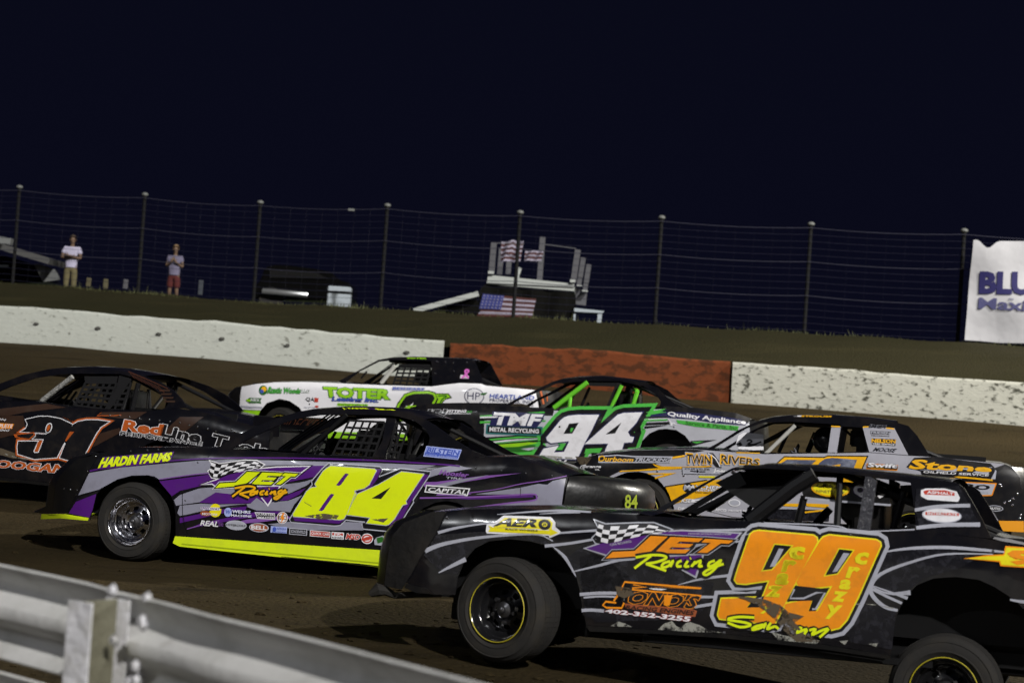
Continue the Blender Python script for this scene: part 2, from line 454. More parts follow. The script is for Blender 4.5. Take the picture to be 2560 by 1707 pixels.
        s.obj('steering_wheel', bm, STEEL); s.sw = c
    def cage(s, xa, xb, xr, roofz, extra=(), m=STEEL, r=0.022):
        """front hoop along the screen, main hoop, rear stays, door bars; extra: bars the photo shows"""
        bm = bmesh.new(); zt = lambda x: interp(s.top, x)
        for side in (0, 1):
            Y = (lambda y: s.W - y) if side else (lambda y: y)
            yi = 0.13; yt = 0.13 + (roofz - zt(xb)) * s.tumble + 0.03
            add_tube(bm, [(xb, Y(yi), -0.05), (xb, Y(yi), zt(xb)), (xb - 0.02, Y(yt), roofz - 0.05)], r)
            add_tube(bm, [(xb, Y(yt), roofz - 0.06), (xr, Y(0.3), zt(xr) - 0.05)], r)
            add_tube(bm, [(xa, Y(yt), roofz - 0.06), (xb, Y(yt), roofz - 0.05)], r)
            for k in range(3): add_tube(bm, [(xa - 0.55, Y(0.16), 0.1 + 0.17 * k), (xb, Y(0.16), 0.1 + 0.17 * k)], r)
            if side: add_tube(bm, [(xa - 0.6, Y(yi), zt(xa)), (xa, Y(yt), roofz - 0.06)], r)
        add_tube(bm, [(xb, yt, roofz - 0.05), (xb, s.W - yt, roofz - 0.05)], r)
        add_tube(bm, [(xa, yt, roofz - 0.06), (xa, s.W - yt, roofz - 0.06)], r)
        add_tube(bm, [(xb, 0.2, 0.3), (xb, s.W - yt, roofz - 0.08)], r)
        add_tube(bm, [(xb, 0.15, zt(xb) - 0.05), (xb, s.W - 0.15, zt(xb) - 0.05)], r)
        for k in range(3):
            y = s.W / 2 + (k - 1) * 0.12
            add_tube(bm, [(xa - 0.5, y, zt(xa) + 0.02), (xa - 0.02, y, roofz - 0.05)], 0.008, 6)
        for pts, y, rr in extra: s.tube(bm, pts, y, rr)
        return s.obj('roll_cage', bm, m)
    def net(s, quad, nx, ny, wd=0.019, off=-0.04):
        q = s.L(quad); items = []
        def bil(u, v): return tuple((q[0][i] * (1 - u) + q[1][i] * u) * (1 - v) + (q[3][i] * (1 - u) + q[2][i] * u) * v for i in (0, 1))
        st = [ribbon([bil(i / nx, 0), bil(i / nx, 1)], wd) for i in range(nx + 1)]; hz = [ribbon([bil(0, j / ny), bil(1, j / ny)], wd) for j in range(ny + 1)]
        s.decal('window_net', [dict(m=NETM, off=off, make=lambda c, st=st: [fill2d(r) for r in st]), dict(m=NETM, off=off + 0.004, make=lambda c, hz=hz: [fill2d(r) for r in hz])])
    def rivets(s, name, pts, r=0.007, off=0.004, m=None):
        bm = bmesh.new()
        for q in (X(pts) if isinstance(pts, str) else pts):
            x, z = s.surf(q); y = s.w(x, z) - off; add_ball(bm, (x, y, z), r, (1, 0.5, 1), 6)
        return s.obj(name, bm, m or CHROME)
def along(pts, n):
    q = X(pts) if isinstance(pts, str) else pts
    d = [0]
    for a, b in zip(q, q[1:]): d.append(d[-1] + math.hypot(a[0] - b[0], a[1] - b[1]))
    out = []
    for i in range(n):
        t = d[-1] * i / (n - 1)
        out.append((interp(list(zip(d, [p[0] for p in q])), t), interp(list(zip(d, [p[1] for p in q])), t)))
    return out

def LQ(kind, quad):
    """block letter J, E or T fitted into a slanted quad of photo points"""
    sh = dict(J=[(.55, 0), (1, 0), (1, .8), (.86, 1), (0, 1), (0, .72), (.55, .72)], E=[(0, 0), (1, 0), (.97, .25), (.40, .25), (.38, .38), (.88, .38), (.86, .62), (.33, .62), (.31, .75), (.95, .75), (.92, 1), (0, 1)],
              T=[(0, 0), (1, 0), (.98, .26), (.70, .26), (.62, 1), (.25, 1), (.34, .26), (0, .26)])[kind]
    return [tuple((quad[0][i] * (1 - u) + quad[1][i] * u) * (1 - v) + (quad[3][i] * (1 - u) + quad[2][i] * u) * v for i in (0, 1)) for u, v in sh]
# ---- shapes that go on a car's side
def PG(m, pts, l=1, holes=()):
    return dict(m=m, l=l, make=lambda c: [fill2d(c.L(pts), [c.L(h) for h in holes])])
def GR(m, pts, d, l=1):
    return dict(m=m, l=l, make=lambda c: [fill2d(grow(c.L(pts), d))])
def strip2d(pts, w):
    r = ribbon(pts, w); n = len(pts); bm = bmesh.new()
    L = [bm.verts.new((r[i][0], 0.0007 * i / n, r[i][1])) for i in range(n)]; R_ = [bm.verts.new((r[2 * n - 1 - i][0], 0.0007 * i / n, r[2 * n - 1 - i][1])) for i in range(n)]
    for i in range(n - 1):
        try: bm.faces.new((L[i], L[i + 1], R_[i + 1], R_[i]))
        except ValueError: pass
    return bm
def RB(m, pts, w, l=2, sm=4):
    """painted line of width w (metres), tapering through the list w"""
    def make(c):
        p = c.L(pts)
        if sm: p = smooth_pts(p, sm)
        ww = w
        if isinstance(w, (list, tuple)):
            tab = [(i / (len(w) - 1), v) for i, v in enumerate(w)]; ww = [interp(tab, j / (len(p) - 1)) for j in range(len(p))]
        return [strip2d(p, ww)]
    return dict(m=m, l=l, make=make)
def EL(m, cx, cy, rx, ry, crop, l=1, rot=4, n=24):
    k = CR[crop]; a0 = rad(rot)
    pts = []
    for i in range(n):
        a = 2 * math.pi * i / n; u, v = rx * math.cos(a), ry * math.sin(a)
        pts.append((k[0] + k[2] * (cx + u * math.cos(a0) - v * math.sin(a0)), k[1] + k[2] * (cy + u * math.sin(a0) + v * math.cos(a0))))
    return dict(m=m, l=l, nochop=True, make=lambda c: [fill2d(c.L(pts))])
def TX(m, txt, quad, l=3, bold=0.02, sp=1.0, out=None, outm=None):
    bold *= 0.62
    """lettering fitted into the quad TL TR BR BL (photo points); returns one item, or two with an outline"""
    def mk(bo):
        def make(c):
            q = c.L(quad); x0, x1, y0, y1 = text_bounds(txt, sp); vs_, fs = text2d(txt, bo, sp)
            bm = bmesh.new(); V = []
            for (x, y) in vs_:
                u = (x - x0) / (x1 - x0 or 1); v = 1 - (y - y0) / (y1 - y0 or 1)
                V.append(bm.verts.new(((q[0][0] * (1 - u) + q[1][0] * u) * (1 - v) + (q[3][0] * (1 - u) + q[2][0] * u) * v, 0,
                                       (q[0][1] * (1 - u) + q[1][1] * u) * (1 - v) + (q[3][1] * (1 - u) + q[2][1] * u) * v)))
            for f in fs:
                try: bm.faces.new([V[i] for i in f])
                except ValueError: pass
            return [bm]
        return make
    r = [dict(m=m, l=l, make=mk(bold), nochop=True)]
    if out: r.insert(0, dict(m=outm, l=l - 0.6, make=mk(bold + out), nochop=True))
    return r
def RECT(m, quad, l=1): return PG(m, quad, l)
def FLAT(*a):
    out = []
    for x in a: out.extend(x if isinstance(x, list) else [x])
    return out
def CHECK(dark, light, top, bot, nx, ny, l=3):
    """waving chequered flag between two edge curves"""
    def make_sq(par):
        def make(c):
            t = smooth_pts(c.L(top), 8); b = smooth_pts(c.L(bot), 8)
            def pt(u, v):
                def on(p): 
                    k = u * (len(p) - 1); i = min(int(k), len(p) - 2); f = k - i
                    return tuple(p[i][j] * (1 - f) + p[i + 1][j] * f for j in (0, 1))
                A, B = on(t), on(b); return tuple(A[j] * (1 - v) + B[j] * v for j in (0, 1))
            out = []
            for i in range(nx):
                for j in range(ny):
                    if (i + j) % 2 == par: out.append(fill2d([pt(i / nx, j / ny), pt((i + 1) / nx, j / ny), pt((i + 1) / nx, (j + 1) / ny), pt(i / nx, (j + 1) / ny)]))
            return out
        return make
    return [dict(m=dark, l=l, make=make_sq(1), nochop=True), dict(m=light, l=l, make=make_sq(0), nochop=True)]
def brush(m, strokes, w, l=4, outm=None, out=0.02):
    """hand lettering from pen strokes"""
    r = []
    if outm: r += [RB(outm, s_, w + out, l - 0.6 + 0.08 * i) for i, s_ in enumerate(strokes)]
    return r + [RB(m, s_, w, l + 0.15 * i) for i, s_ in enumerate(strokes)]
# ------------------------------------------------------------------ colours of the liveries
GREY = vinyl('grey', (0.235, 0.235, 0.30)); PURP = vinyl('purple', (0.075, 0.010, 0.17)); LPURP = vinyl('light_purple', (0.20, 0.08, 0.33))
FLUO = vinyl('fluorescent_yellow', (0.66, 0.78, 0.006), 0.08); FLUOP = mat('fluorescent_panel', (0.62, 0.76, 0.006), 0.4, coat=0.3, bump=0.12, bscale=4, dirt=0.15, dscale=7)
BLK = vinyl('black', (0.006, 0.006, 0.008)); WHT = vinyl('white', (0.72, 0.72, 0.76)); WHTP = paint('white_paint', (0.74, 0.74, 0.78), 0.06)
ORG = vinyl('orange', (0.80, 0.26, 0.006)); GOLD = vinyl('gold', (0.78, 0.40, 0.005)); YEL = vinyl('yellow', (0.75, 0.66, 0.01))
SLV = vinyl('silver', (0.42, 0.43, 0.50)); LGREY = vinyl('light_grey', (0.36, 0.37, 0.43)); BLUE = vinyl('blue', (0.05, 0.09, 0.42)); LBLUE = vinyl('light_blue', (0.34, 0.40, 0.72))
RED = vinyl('red', (0.48, 0.05, 0.03)); BROWN = vinyl('brown', (0.30, 0.08, 0.03)); NAVY = vinyl('navy', (0.014, 0.016, 0.075))
GRN = vinyl('green', (0.07, 0.42, 0.06)); DGRN = vinyl('dark_green', (0.02, 0.12, 0.015)); LIME = vinyl('lime', (0.26, 0.56, 0.012)); LIMEP = mat('lime_tube', (0.14, 0.55, 0.03), 0.35)
RUST = vinyl('burnt_orange', (0.42, 0.085, 0.012)); COCOA = vinyl('cocoa_stripe', (0.035, 0.018, 0.012)); MUD = stain('dried_mud', (0.075, 0.055, 0.032), 14, 0.36); DUST = stain('scraped_dust', (0.26, 0.26, 0.23), 16, 0.44)
PINK = vinyl('pink', (0.55, 0.12, 0.45)); CHAR = mat('vinyl_charcoal_mottle', (0.006, 0.006, 0.009), 0.22, 0, 0.2, 0.06, 3.0, 0.8, dcol=(0.030, 0.030, 0.040), dscale=16, rvar=0.1)
RIMB = mat('black_rim', (0.008, 0.008, 0.009), 0.16, coat=0.6); HUBM = mat('hub_steel', (0.16, 0.16, 0.17), 0.3, 0.9)
YSTR = mat('yellow_stripe', (0.40, 0.34, 0.01), 0.5, dirt=0.5, dscale=10)
CARS = []

# ================================================================== black, grey and purple car
c = Car('stock_car', 'black, grey and purple stock car with fluorescent yellow number 84 and chrome wheel', X('O 1460 557')[0], 17.2, 12, -1.5, 0)
CARS.append(c)
c.set_top('A 650 985 830 937 1150 893 1500 893 1810 905 B 600 490 1020 518 1500 545 1880 563 C 700 425 1130 415 1300 470 1530 560')
c.nose_x = -0.35; c.kn = 0.9; c.tail_x = 3.5; c.kt = 0.35
body = c.panel('body_panel', X('A 830 937 1150 893 1500 893 1810 905 B 600 490 1020 518 1500 545 1880 563 C 700 425 1130 415 1300 470 1530 560 1480 795 1470 1010 1440 1130 900 1090 860 900 800 800 720 755 640 740 560 750 470 790 400 850 350 960 325 1050 B 1755 1320 900 1262 0 1200 O 1985 720 1985 610 1985 480 1960 330 1900 200 1800 90 1680 40 1530 25 1400 40 1290 80 1150 180 1090 260 1050 420 1015 545 1010 512 740 472 A 560 1440 640 1290 660 1240 740 1095'), m=BLACKP)
c.panel('rocker_panel', X('O 1985 722 B 0 1202 900 1264 1755 1322 1748 1390 1735 1465 900 1380 0 1285 O 1960 800'), m=FLUOP, off=0.012)
c.decal('rocker_crease_shade', [dict(RB(BLK, X('B 850 1368 1200 1405 1500 1432 1690 1452'), [0.003, 0.012, 0.004], 2, 0), off=0.018), dict(RB(mat('rocker_fold_shade', (0.36, 0.46, 0.005), 0.5), X('B 20 1262 900 1350 1735 1428'), 0.010, 1, 0), off=0.016)], body)  # crease and fold as darker lines, their shade put into the colour
c.panel('splitter_lip', X('O 470 472 740 472 1012 515 1000 545 700 520 460 530'), m=FLUOP, off=0.02)
nose = c.panel('nose_side', X('A 830 955 740 1095 660 1240 640 1290 560 1440 345 1445 440 1400 460 1230 500 1130 600 1030 650 985'), m=PLAST, off=0.005)
c.loft('nose_cover', c.L('A 830 937 650 985 600 1030 500 1130 460 1230 440 1400 345 1445'), PLAST, bulge=-0.22, n=15)
c.rivets('nose_rivets', 'A 800 970 733 1095 645 1250 636 1287 590 1245 535 1240')
T0 = c.L('A 830 937 1150 893 1500 893 1810 905 B 380 482')
c.loft('hood', T0, BLACKP, zc=0.015, n=11)
c.loft('rear_deck', c.L('C 900 417 1130 415 1300 470 1530 560'), BLACKP, zc=0.02, n=11)
gh = c.panel('greenhouse', X('B 300 476 380 420 520 340 640 285 760 235 900 188 1000 160 1100 142 1350 127 1700 142 1900 167 C 400 113 480 142 560 192 700 292 820 368 940 416 700 423 340 431 B 1500 543 1020 516 600 488'), [X('B 425 474 560 395 720 320 870 255 1000 215 1160 192 1390 186 1700 192 1820 202 1960 240 2050 310 2085 380 2060 470 1980 540 1880 557 1500 538 1020 511 600 484')], BLACKP, t=0.03)
c.loft('roof', c.L('B 1000 160 1100 142 1350 127 1700 142 1900 167 C 400 113 480 142'), BLACKP, zc=0.03, t=0.02, n=11)
q0 = c.L('C 1530 560')[0]; zb_ = c.L('C 1470 1010')[0][1]
BP = [(q0[0] - 0.02, q0[1]), (q0[0], q0[1] - 0.005), (q0[0] + 0.01, q0[1] - 0.03), (q0[0] + 0.0, q0[1] - 0.09), (q0[0] - 0.01, q0[1] - 0.20), (q0[0] - 0.03, q0[1] - 0.35), (q0[0] - 0.05, zb_)]
bump_ = c.loft('bumper_cover', BP, PLAST, bulge=[0.0, 0.40, 0.52, 0.60, 0.63, 0.60, 0.54], power=3.0, n=41)
for B_ in ('B 1715 190 1800 200 1740 400 1690 552 1600 545 1680 400',): c.panel('pillar', X(B_), m=BLACKP, off=-0.035, t=0.03)
c.net(X('B 1400 235 1700 250 1600 548 1260 525'), 5, 5); c.net(X('B 1790 255 1900 275 1800 560 1720 552'), 2, 5)
c.chassis(-0.7, 4.0, cowl=0.95, rearw=2.5)
c.cage(1.55, 2.25, 3.1, 1.12, [('B 1390 190 1020 517', 0.1, 0.02), ('B 1805 212 1915 380', 0.5, 0.014), ('B 1960 295 1890 555', 0.35, 0.022), ('B 1220 350 1110 515', 0.9, 0.016), ('B 1300 330 1190 520', 0.9, 0.014)])
c.left_wheel('O 1460 557', 8.6, CHROME, HUBM); c.left_wheel_at(2.80, 0.02, 0, CHROME, HUBM)
c.sh = ('B 1690 400', 0.62)
liv = [
 PG(GREY, X('A 745 1107 1000 1062 1640 1005 2000 998 B 900 572 1560 588 2140 610 2000 640 1680 632 1060 612 690 640 250 690 0 700 A 1500 1137 1330 1162 1290 1135 1230 1125 1100 1128 980 1160 880 1215 825 1245 655 1292 690 1220')),
 PG(PURP, X('A 1330 1176 1600 1140 1760 1118 B 300 690 600 640 1060 612 1230 612 1150 700 900 750 200 775 0 822 A 1435 1300'), 1.4),
 PG(GREY, X('A 1452 1332 1501 1290 B 180 795 900 765 1130 715 1060 775 900 850 440 850 300 838 170 915 0 940 A 1470 1380'), 1.2),
 PG(PURP, X('B 160 918 300 835 440 850 900 855 1050 800 1000 850 900 900 560 925 330 930'), 1.4),
 PG(GREY, X('B 0 945 170 928 330 935 560 930 900 905 1020 860 960 930 700 985 560 945 350 968 0 1030 A 1480 1440'), 1.2),
 PG(PURP, X('B 0 1048 350 975 560 950 545 985 350 1010 0 1090'), 1.4), PG(GREY, X('B 560 955 640 880 730 940 960 925 920 1000 830 988 640 985'), 1.6),
 PG(PURP, X('B 70 1135 200 1085 480 1030 640 995 840 990 820 1012 480 1060 220 1110'), 1.4),
 PG(GREY, X('B 735 1100 920 1078 1380 1080 1525 1085 1530 1150 1380 1150 1000 1150'), 1.4),
 PG(LPURP, X('B 380 1105 560 1060 900 1030 930 1050 640 1085'), 1.3),
 RB(PURP, X('A 750 1090 1000 1046 1640 990 2335 982 B 1560 566 2000 590 2260 608 2335 618'), 0.012, 2), RB(LPURP, X('A 1330 1160 1600 1122 1780 1106'), 0.008, 2), RB(LPURP, X('B 60 1140 200 1100 330 1070'), 0.008, 2),
 PG(LPURP, X('C 560 600 900 556 1190 535 1000 562 700 612 480 640 450 600'), 1.4), PG(GREY, X('C 450 545 560 500 690 478 830 500 600 540 500 570'), 1.2), PG(GREY, X('C 480 640 700 590 950 548 820 585 600 640'), 1.6),
 PG(GREY, X('C 850 690 1180 642 1515 572 1480 795 1190 792 830 790 1100 762 1290 730 1310 705 1290 690 1000 692'), 1.2),
 RB(LPURP, X('C 440 718 800 712 1100 698 1270 690 1298 705 1280 735 1100 755 800 795'), 0.013, 2), PG(PURP, X('C 560 716 800 716 1100 702 1270 698 1280 712 1000 722 800 728'), 1.6),
 RB(LPURP, X('C 800 680 1000 655 1180 615 1350 590 1520 556'), 0.008, 2), PG(LPURP, X('C 600 650 700 640 820 690 700 705 560 700'), 1.3),
 PG(PURP, X('O 880 300 1100 212 1050 420 1015 510 780 462 850 350'), 1.3), RB(BLK, X('O 860 320 1110 222'), 0.02, 1.8, 0),
 RB(BLK, X('B 0 838 200 790 900 757 1130 710'), 0.014, 1.9), RB(BLK, X('A 1330 1168 1600 1132 1760 1112'), 0.012, 1.9), RB(BLK, X('B 0 1040 350 962 560 938'), 0.014, 1.9)]
seams = ['O 2065 230 2068 480 2075 560 2130 700', 'B 20 840 22 1020 70 1190', 'B 1552 880 1545 1000 1530 1180 1500 1300', 'C 1185 560 1180 700']
liv += [RB(BLK, X(q_), 0.004, 1.95, 0) for q_ in seams]
c.decal('livery', liv, body)
NB = X('B 1195 630 1245 588 1670 620 1692 650 1660 705 1840 635 2090 660 2085 690 1945 900 1952 915 1860 1060 1790 1140 1740 1160 1530 1140 1518 1100 1545 1082 1385 1065 1340 1110 1290 1115 930 1085 915 1060 1050 840 1105 770 1100 740')
n8 = X('B 1195 660 1225 635 1260 615 1625 640 1640 655 1580 770 1540 800 1455 820 1472 850 1400 1000 1370 1055 1340 1062 950 1035 945 1015 1060 825 1100 795 1145 790 1128 765')
h8 = [X('B 1385 675 1410 682 1345 772 1325 780 1305 775 1370 690'), X('B 1265 845 1290 852 1200 980 1185 990 1160 985 1250 858')]
n4 = X('B 1850 662 2035 683 1885 908 1893 930 1860 940 1790 1055 1745 1100 1720 1108 1560 1090 1590 1045 1390 1020 1480 850 1660 770')
h4 = [X('B 1760 790 1680 890 1600 885')]
c.decal('number_decal', [PG(BLK, NB, 2), RB(SLV, NB + NB[:1], 0.009, 2.8, 0), PG(PURP, X('B 1625 640 1680 640 1650 720 1560 840 1480 840 1560 800 1640 660'), 3.6), PG(PURP, X('B 2035 683 2075 690 1930 910 1850 1060 1780 1110 1740 1130 1790 1060 1890 930'), 3.6), PG(PURP, X('B 945 1040 1340 1066 1380 1060 1330 1095 960 1072'), 3.6), GR(SLV, n8, 0.006, 4.4), GR(SLV, n4, 0.006, 4.4), PG(FLUO, n8, 5, h8), PG(FLUO, n4, 5, h4),
  PG(PURP, h8[0], 4.8), PG(PURP, h8[1], 4.8), PG(BLK, h4[0], 4.8), PG(MUD, X('B 1040 1030 1200 1010 1330 1025 1310 1055 1180 1060'), 5.6), PG(MUD, X('B 1600 1060 1740 1050 1700 1085'), 5.6), RB(MUD, X('B 1040 915 1100 950'), 0.005, 5.6), RB(SLV, X('B 1480 850 1470 820 1400 1010'), 0.004, 5.4, 0)], body)
def jet_logo(c, body, K, jet, script, accent, edge):
    Z = lambda s_: X(K + ' ' + s_)
    t = JETS[K]
    it = FLAT(GR(BLK, Z(t['sw']), 0.02, 2), GR(edge, Z(t['sw']), 0.010, 2.5), PG(accent, Z(t['sw']), 3), GR(edge, Z(t['v']), 0.012, 2.4), PG(accent, Z(t['v']), 2.9),
        GR(edge, Z(t['flag']), 0.014, 2.3), GR(BLK, Z(t['flag']), 0.006, 2.6), CHECK(BLK, WHT, Z(t['ft']), Z(t['fb']), 8, 4, 3.2))
    for i, L_ in enumerate(t['jet']):
        L_ = LQ(L_[0], Z(L_[1])); it += [GR(edge, L_, 0.016, 3.4 + 0.02 * i), GR(BLK, L_, 0.011, 3.8 + 0.02 * i), PG(jet, L_, 4.6)]
    it += FLAT(brush(script, [Z(p) for p in t['pen']], t['w'], 5.6, BLK, 0.03))
    c.decal('team_logo', it, body)
JETS = {'B': dict(sw='190 768 300 735 400 690 560 650 800 628 1075 620 1010 668 970 690 850 700 700 760 300 780 270 760', v='620 790 830 785 735 935',
  flag='262 580 330 605 420 592 540 575 640 578 692 605 660 630 560 655 430 690 340 715 270 705 245 660 290 625', ft='262 582 330 606 420 594 540 577 640 580 688 606', fb='250 690 300 710 350 692 430 672 560 648 650 632',
  jet=[('J', '430 660 672 666 540 776 298 798'), ('E', '690 668 865 675 775 772 600 766'), ('T', '876 674 990 680 885 770 775 764')],
  pen=['460 800 545 785 600 785 630 800 590 825 500 845', '545 790 440 870', '500 845 580 880', '640 825 600 835 590 855 620 850 655 820 640 850', '710 820 680 830 675 850 700 850', '735 822 715 850 740 848', '745 808 752 804', '775 825 755 850 765 840 800 825 790 850 810 848', '860 815 830 825 825 845 850 840 885 810 850 860 810 890 790 880 830 860 900 830'], w=0.017),
 'E': dict(sw='50 690 160 655 300 610 520 570 800 555 1250 575 1190 640 1150 655 1000 640 700 730 250 760 200 735', v='640 760 960 740 905 905',
  flag='130 480 200 510 330 505 450 500 580 500 700 545 640 590 480 620 300 655 220 660 130 640 110 610 170 550', ft='150 500 220 515 330 515 450 505 570 507 690 545', fb='115 610 200 650 280 640 380 615 500 590 640 570',
  jet=[('J', '395 584 690 598 525 745 205 768'), ('E', '712 600 968 612 850 728 585 726'), ('T', '985 614 1205 628 1080 726 868 722')],
  pen=['440 760 560 742 650 745 680 765 610 795 520 810', '560 748 430 845', '520 810 680 865', '710 790 660 805 645 835 690 830 735 785 710 835', '800 785 770 800 765 830 800 828', '850 785 825 830 860 828', '865 770 875 765', '910 790 880 830 890 815 950 785 935 830 965 825', '1060 785 1020 800 1010 830 1050 820 1110 780 1060 850 1000 895 970 885 1020 850 1130 810'], w=0.016)}
jet_logo(c, body, 'B', FLUO, GOLD, PURP, WHT)
S_ = lambda n, *it, b=None: c.decal(n, FLAT(*it), b or body)
S_('sponsor_decal', TX(FLUO, 'HARDIN FARMS', X('A 862 985 1440 938 1415 1004 826 1060'), 4, 0.09, out=0.03, outm=BLK), PG(PURP, X('A 822 1080 860 975 1455 928 1425 1012'), 2))
S_('sponsor_decal', EL(YEL, 297, 985, 50, 56, 'B', 2), EL(BROWN, 215, 1010, 45, 22, 'B', 2.5), RECT(WHT, X('B 175 955 335 962 335 985 175 982'), 2.6), TX(PURP, 'SPEEDWAY', X('B 178 957 333 964 333 984 178 980'), 3.2, 0.03), TX(WHT, 'MOTORS', X('B 190 1005 315 1012 310 1028 188 1022'), 3.4, 0.03))
S_('sponsor_decal', EL(LBLUE, 402, 1000, 32, 38, 'B', 2), TX(BLUE, 'W', X('B 385 980 425 982 420 1015 382 1012'), 3, 0.03), TX(WHT, 'WEHRS', X('B 440 980 590 990 588 1012 438 1005'), 3, 0.04, out=0.04, outm=BLUE), TX(WHT, 'MACHINE', X('B 430 1015 600 1026 598 1044 428 1034'), 3, 0.03, out=0.03, outm=BLUE))
S_('sponsor_decal', GR(WHT, X('B 630 1003 790 1012 792 1058 650 1050'), 0.004, 2), GR(BLK, X('B 630 1003 790 1012 792 1058 650 1050'), -0.001, 2.4), TX(WHT, 'QUARTER', X('B 635 1006 788 1015 786 1034 634 1026'), 3, 0.03), TX(WHT, 'MASTER', X('B 658 1034 790 1040 788 1058 656 1051'), 3, 0.03))
S_('sponsor_decal', EL(WHT, 855, 1046, 46, 50, 'B', 2), EL(BROWN, 855, 1046, 40, 44, 'B', 2.4), EL(WHT, 855, 1046, 34, 38, 'B', 2.8), PG(ORG, X('B 860 1005 875 1005 862 1040 878 1042 845 1092 852 1055 838 1052'), 4), TX(BLK, 'EC', X('B 825 1030 888 1034 886 1062 823 1058'), 3.4, 0.03))
S_('sponsor_decal', TX(WHT, 'REAL', X('B 185 1068 330 1080 318 1120 172 1108'), 3, 0.05, out=0.03, outm=BLK), TX(LPURP, 'RACING WHEELS', X('B 325 1085 365 1090 362 1118 322 1114'), 3))
S_('sponsor_decal', EL(SLV, 470, 1108, 88, 40, 'B', 2), EL(LGREY, 470, 1108, 80, 33, 'B', 2.4), TX(BLK, 'HYPERCOILS', X('B 392 1096 550 1106 548 1122 390 1112'), 3, 0.04))
S_('sponsor_decal', EL(SLV, 660, 1128, 82, 38, 'B', 2), EL(BROWN, 660, 1128, 74, 31, 'B', 2.4), TX(WHT, 'BELL', X('B 600 1108 724 1116 722 1148 598 1140'), 3, 0.05))
S_('sponsor_decal', RECT(LBLUE, X('B 760 1114 895 1123 892 1177 757 1168'), 2), EL(BLUE, 790, 1142, 16, 20, 'B', 3), TX(BLUE, 'INTEGRA', X('B 812 1128 888 1133 886 1150 810 1146'), 3), TX(BLUE, 'SHOCKS', X('B 772 1156 885 1163 884 1174 771 1167'), 3))
S_('sponsor_decal', RECT(SLV, X('B 914 1130 1063 1140 1061 1195 912 1184'), 2), RECT(BLK, X('B 921 1137 1056 1146 1054 1188 919 1178'), 2.5), TX(SLV, 'SCHOENFELD', X('B 926 1146 1050 1154 1049 1178 925 1170'), 3, 0.03))
S_('sponsor_decal', RECT(WHT, X('B 1087 1150 1256 1162 1253 1212 1084 1199'), 2), RECT(RED, X('B 1092 1155 1251 1166 1248 1207 1090 1194'), 2.4), TX(WHT, 'QUICK CAR', X('B 1098 1164 1246 1174 1244 1198 1096 1188'), 3, 0.04))
S_('sponsor_decal', RECT(WHT, X('B 1266 1163 1370 1170 1366 1228 1263 1220'), 2), RECT(RED, X('B 1272 1170 1362 1176 1361 1196 1271 1190'), 2.4), TX(WHT, 'FK', X('B 1290 1172 1350 1176 1349 1194 1289 1190'), 3, 0.04), TX(BLK, 'ROD ENDS', X('B 1272 1202 1360 1208 1358 1222 1270 1216'), 3, 0.04))
S_('sponsor_decal', TX(RED, 'MSD', X('B 1398 1180 1508 1188 1495 1228 1385 1220'), 3, 0.06, out=0.06, outm=WHT))
S_('sponsor_decal', EL(WHT, 1562, 1220, 50, 44, 'B', 2), EL(RED, 1562, 1220, 42, 36, 'B', 2.4), EL(WHT, 1562, 1220, 30, 25, 'B', 2.8), PG(RED, X('B 1512 1225 1560 1205 1615 1200 1580 1232 1530 1238'), 3.4))
S_('sponsor_decal', PG(LGREY, X('B 1640 1210 1690 1195 1750 1208 1745 1282 1625 1272 1620 1235'), 2), PG(DGRN, X('B 1640 1215 1690 1203 1715 1240 1650 1260'), 2.6), TX(BLUE, 'AL', X('B 1690 1230 1745 1235 1740 1272 1685 1268'), 3, 0.04))
S_('sponsor_decal', RECT(LBLUE, X('C 490 335 750 363 722 438 466 412'), 2), RECT(BLUE, X('C 496 342 742 370 717 431 474 405'), 2.4), RECT(LBLUE, X('C 499 346 738 372 724 408 486 382'), 2.7), TX(BLUE, 'BILSTEIN', X('C 505 348 734 373 722 406 492 381'), 3.4, 0.05), TX(LBLUE, 'SHOCK ABSORBERS', X('C 486 393 715 418 711 428 482 403'), 3.4, 0.02), b=gh)
S_('sponsor_decal', TX(LPURP, 'Hoosier', X('C 600 512 808 535 790 566 582 545'), 3, 0.06), TX(LGREY, 'TIRE', X('C 635 560 755 570 750 584 630 575'), 3, 0.03))
S_('sponsor_decal', GR(WHT, X('C 495 630 800 655 785 695 690 690 485 668'), 0.01, 2), PG(BLK, X('C 495 630 800 655 785 695 690 690 485 668'), 2.5), TX(WHT, 'CAPITAL', X('C 512 640 795 662 778 692 498 668'), 3, 0.04), PG(LPURP, X('C 620 690 770 698 765 706 610 698'), 3))
c.decal('roof_lettering', FLAT(TX(FLUO, 'J. FARMS', X('B 1345 129 1560 132 1590 142 1370 142'), 3, 0.05), TX(PURP, 'RACING', X('B 1560 132 1640 138 1650 146 1575 142'), 3, 0.04), TX(FLUO, '84', X('B 1620 135 1790 145 1800 152 1640 146'), 3, 0.05)), gh)
c.text_on('number_decal', '84', [(q0[0] + 0.459, 0.27, q0[1] - 0.12), (q0[0] + 0.545, 0.39, q0[1] - 0.12), (q0[0] + 0.548, 0.39, q0[1] - 0.235), (q0[0] + 0.462, 0.27, q0[1] - 0.235)], mat('olive_yellow', (0.24, 0.30, 0.008), 0.6), 0.02, bump_)  # duller, more olive yellow than the side number
c.rivets('panel_bolts', 'B 150 587 45 903 1525 566 1498 997 1080 100 C 850 498 1040 518 1220 538 1410 556 A 1090 925 1230 918 1320 912', 0.008, m=HUBM)

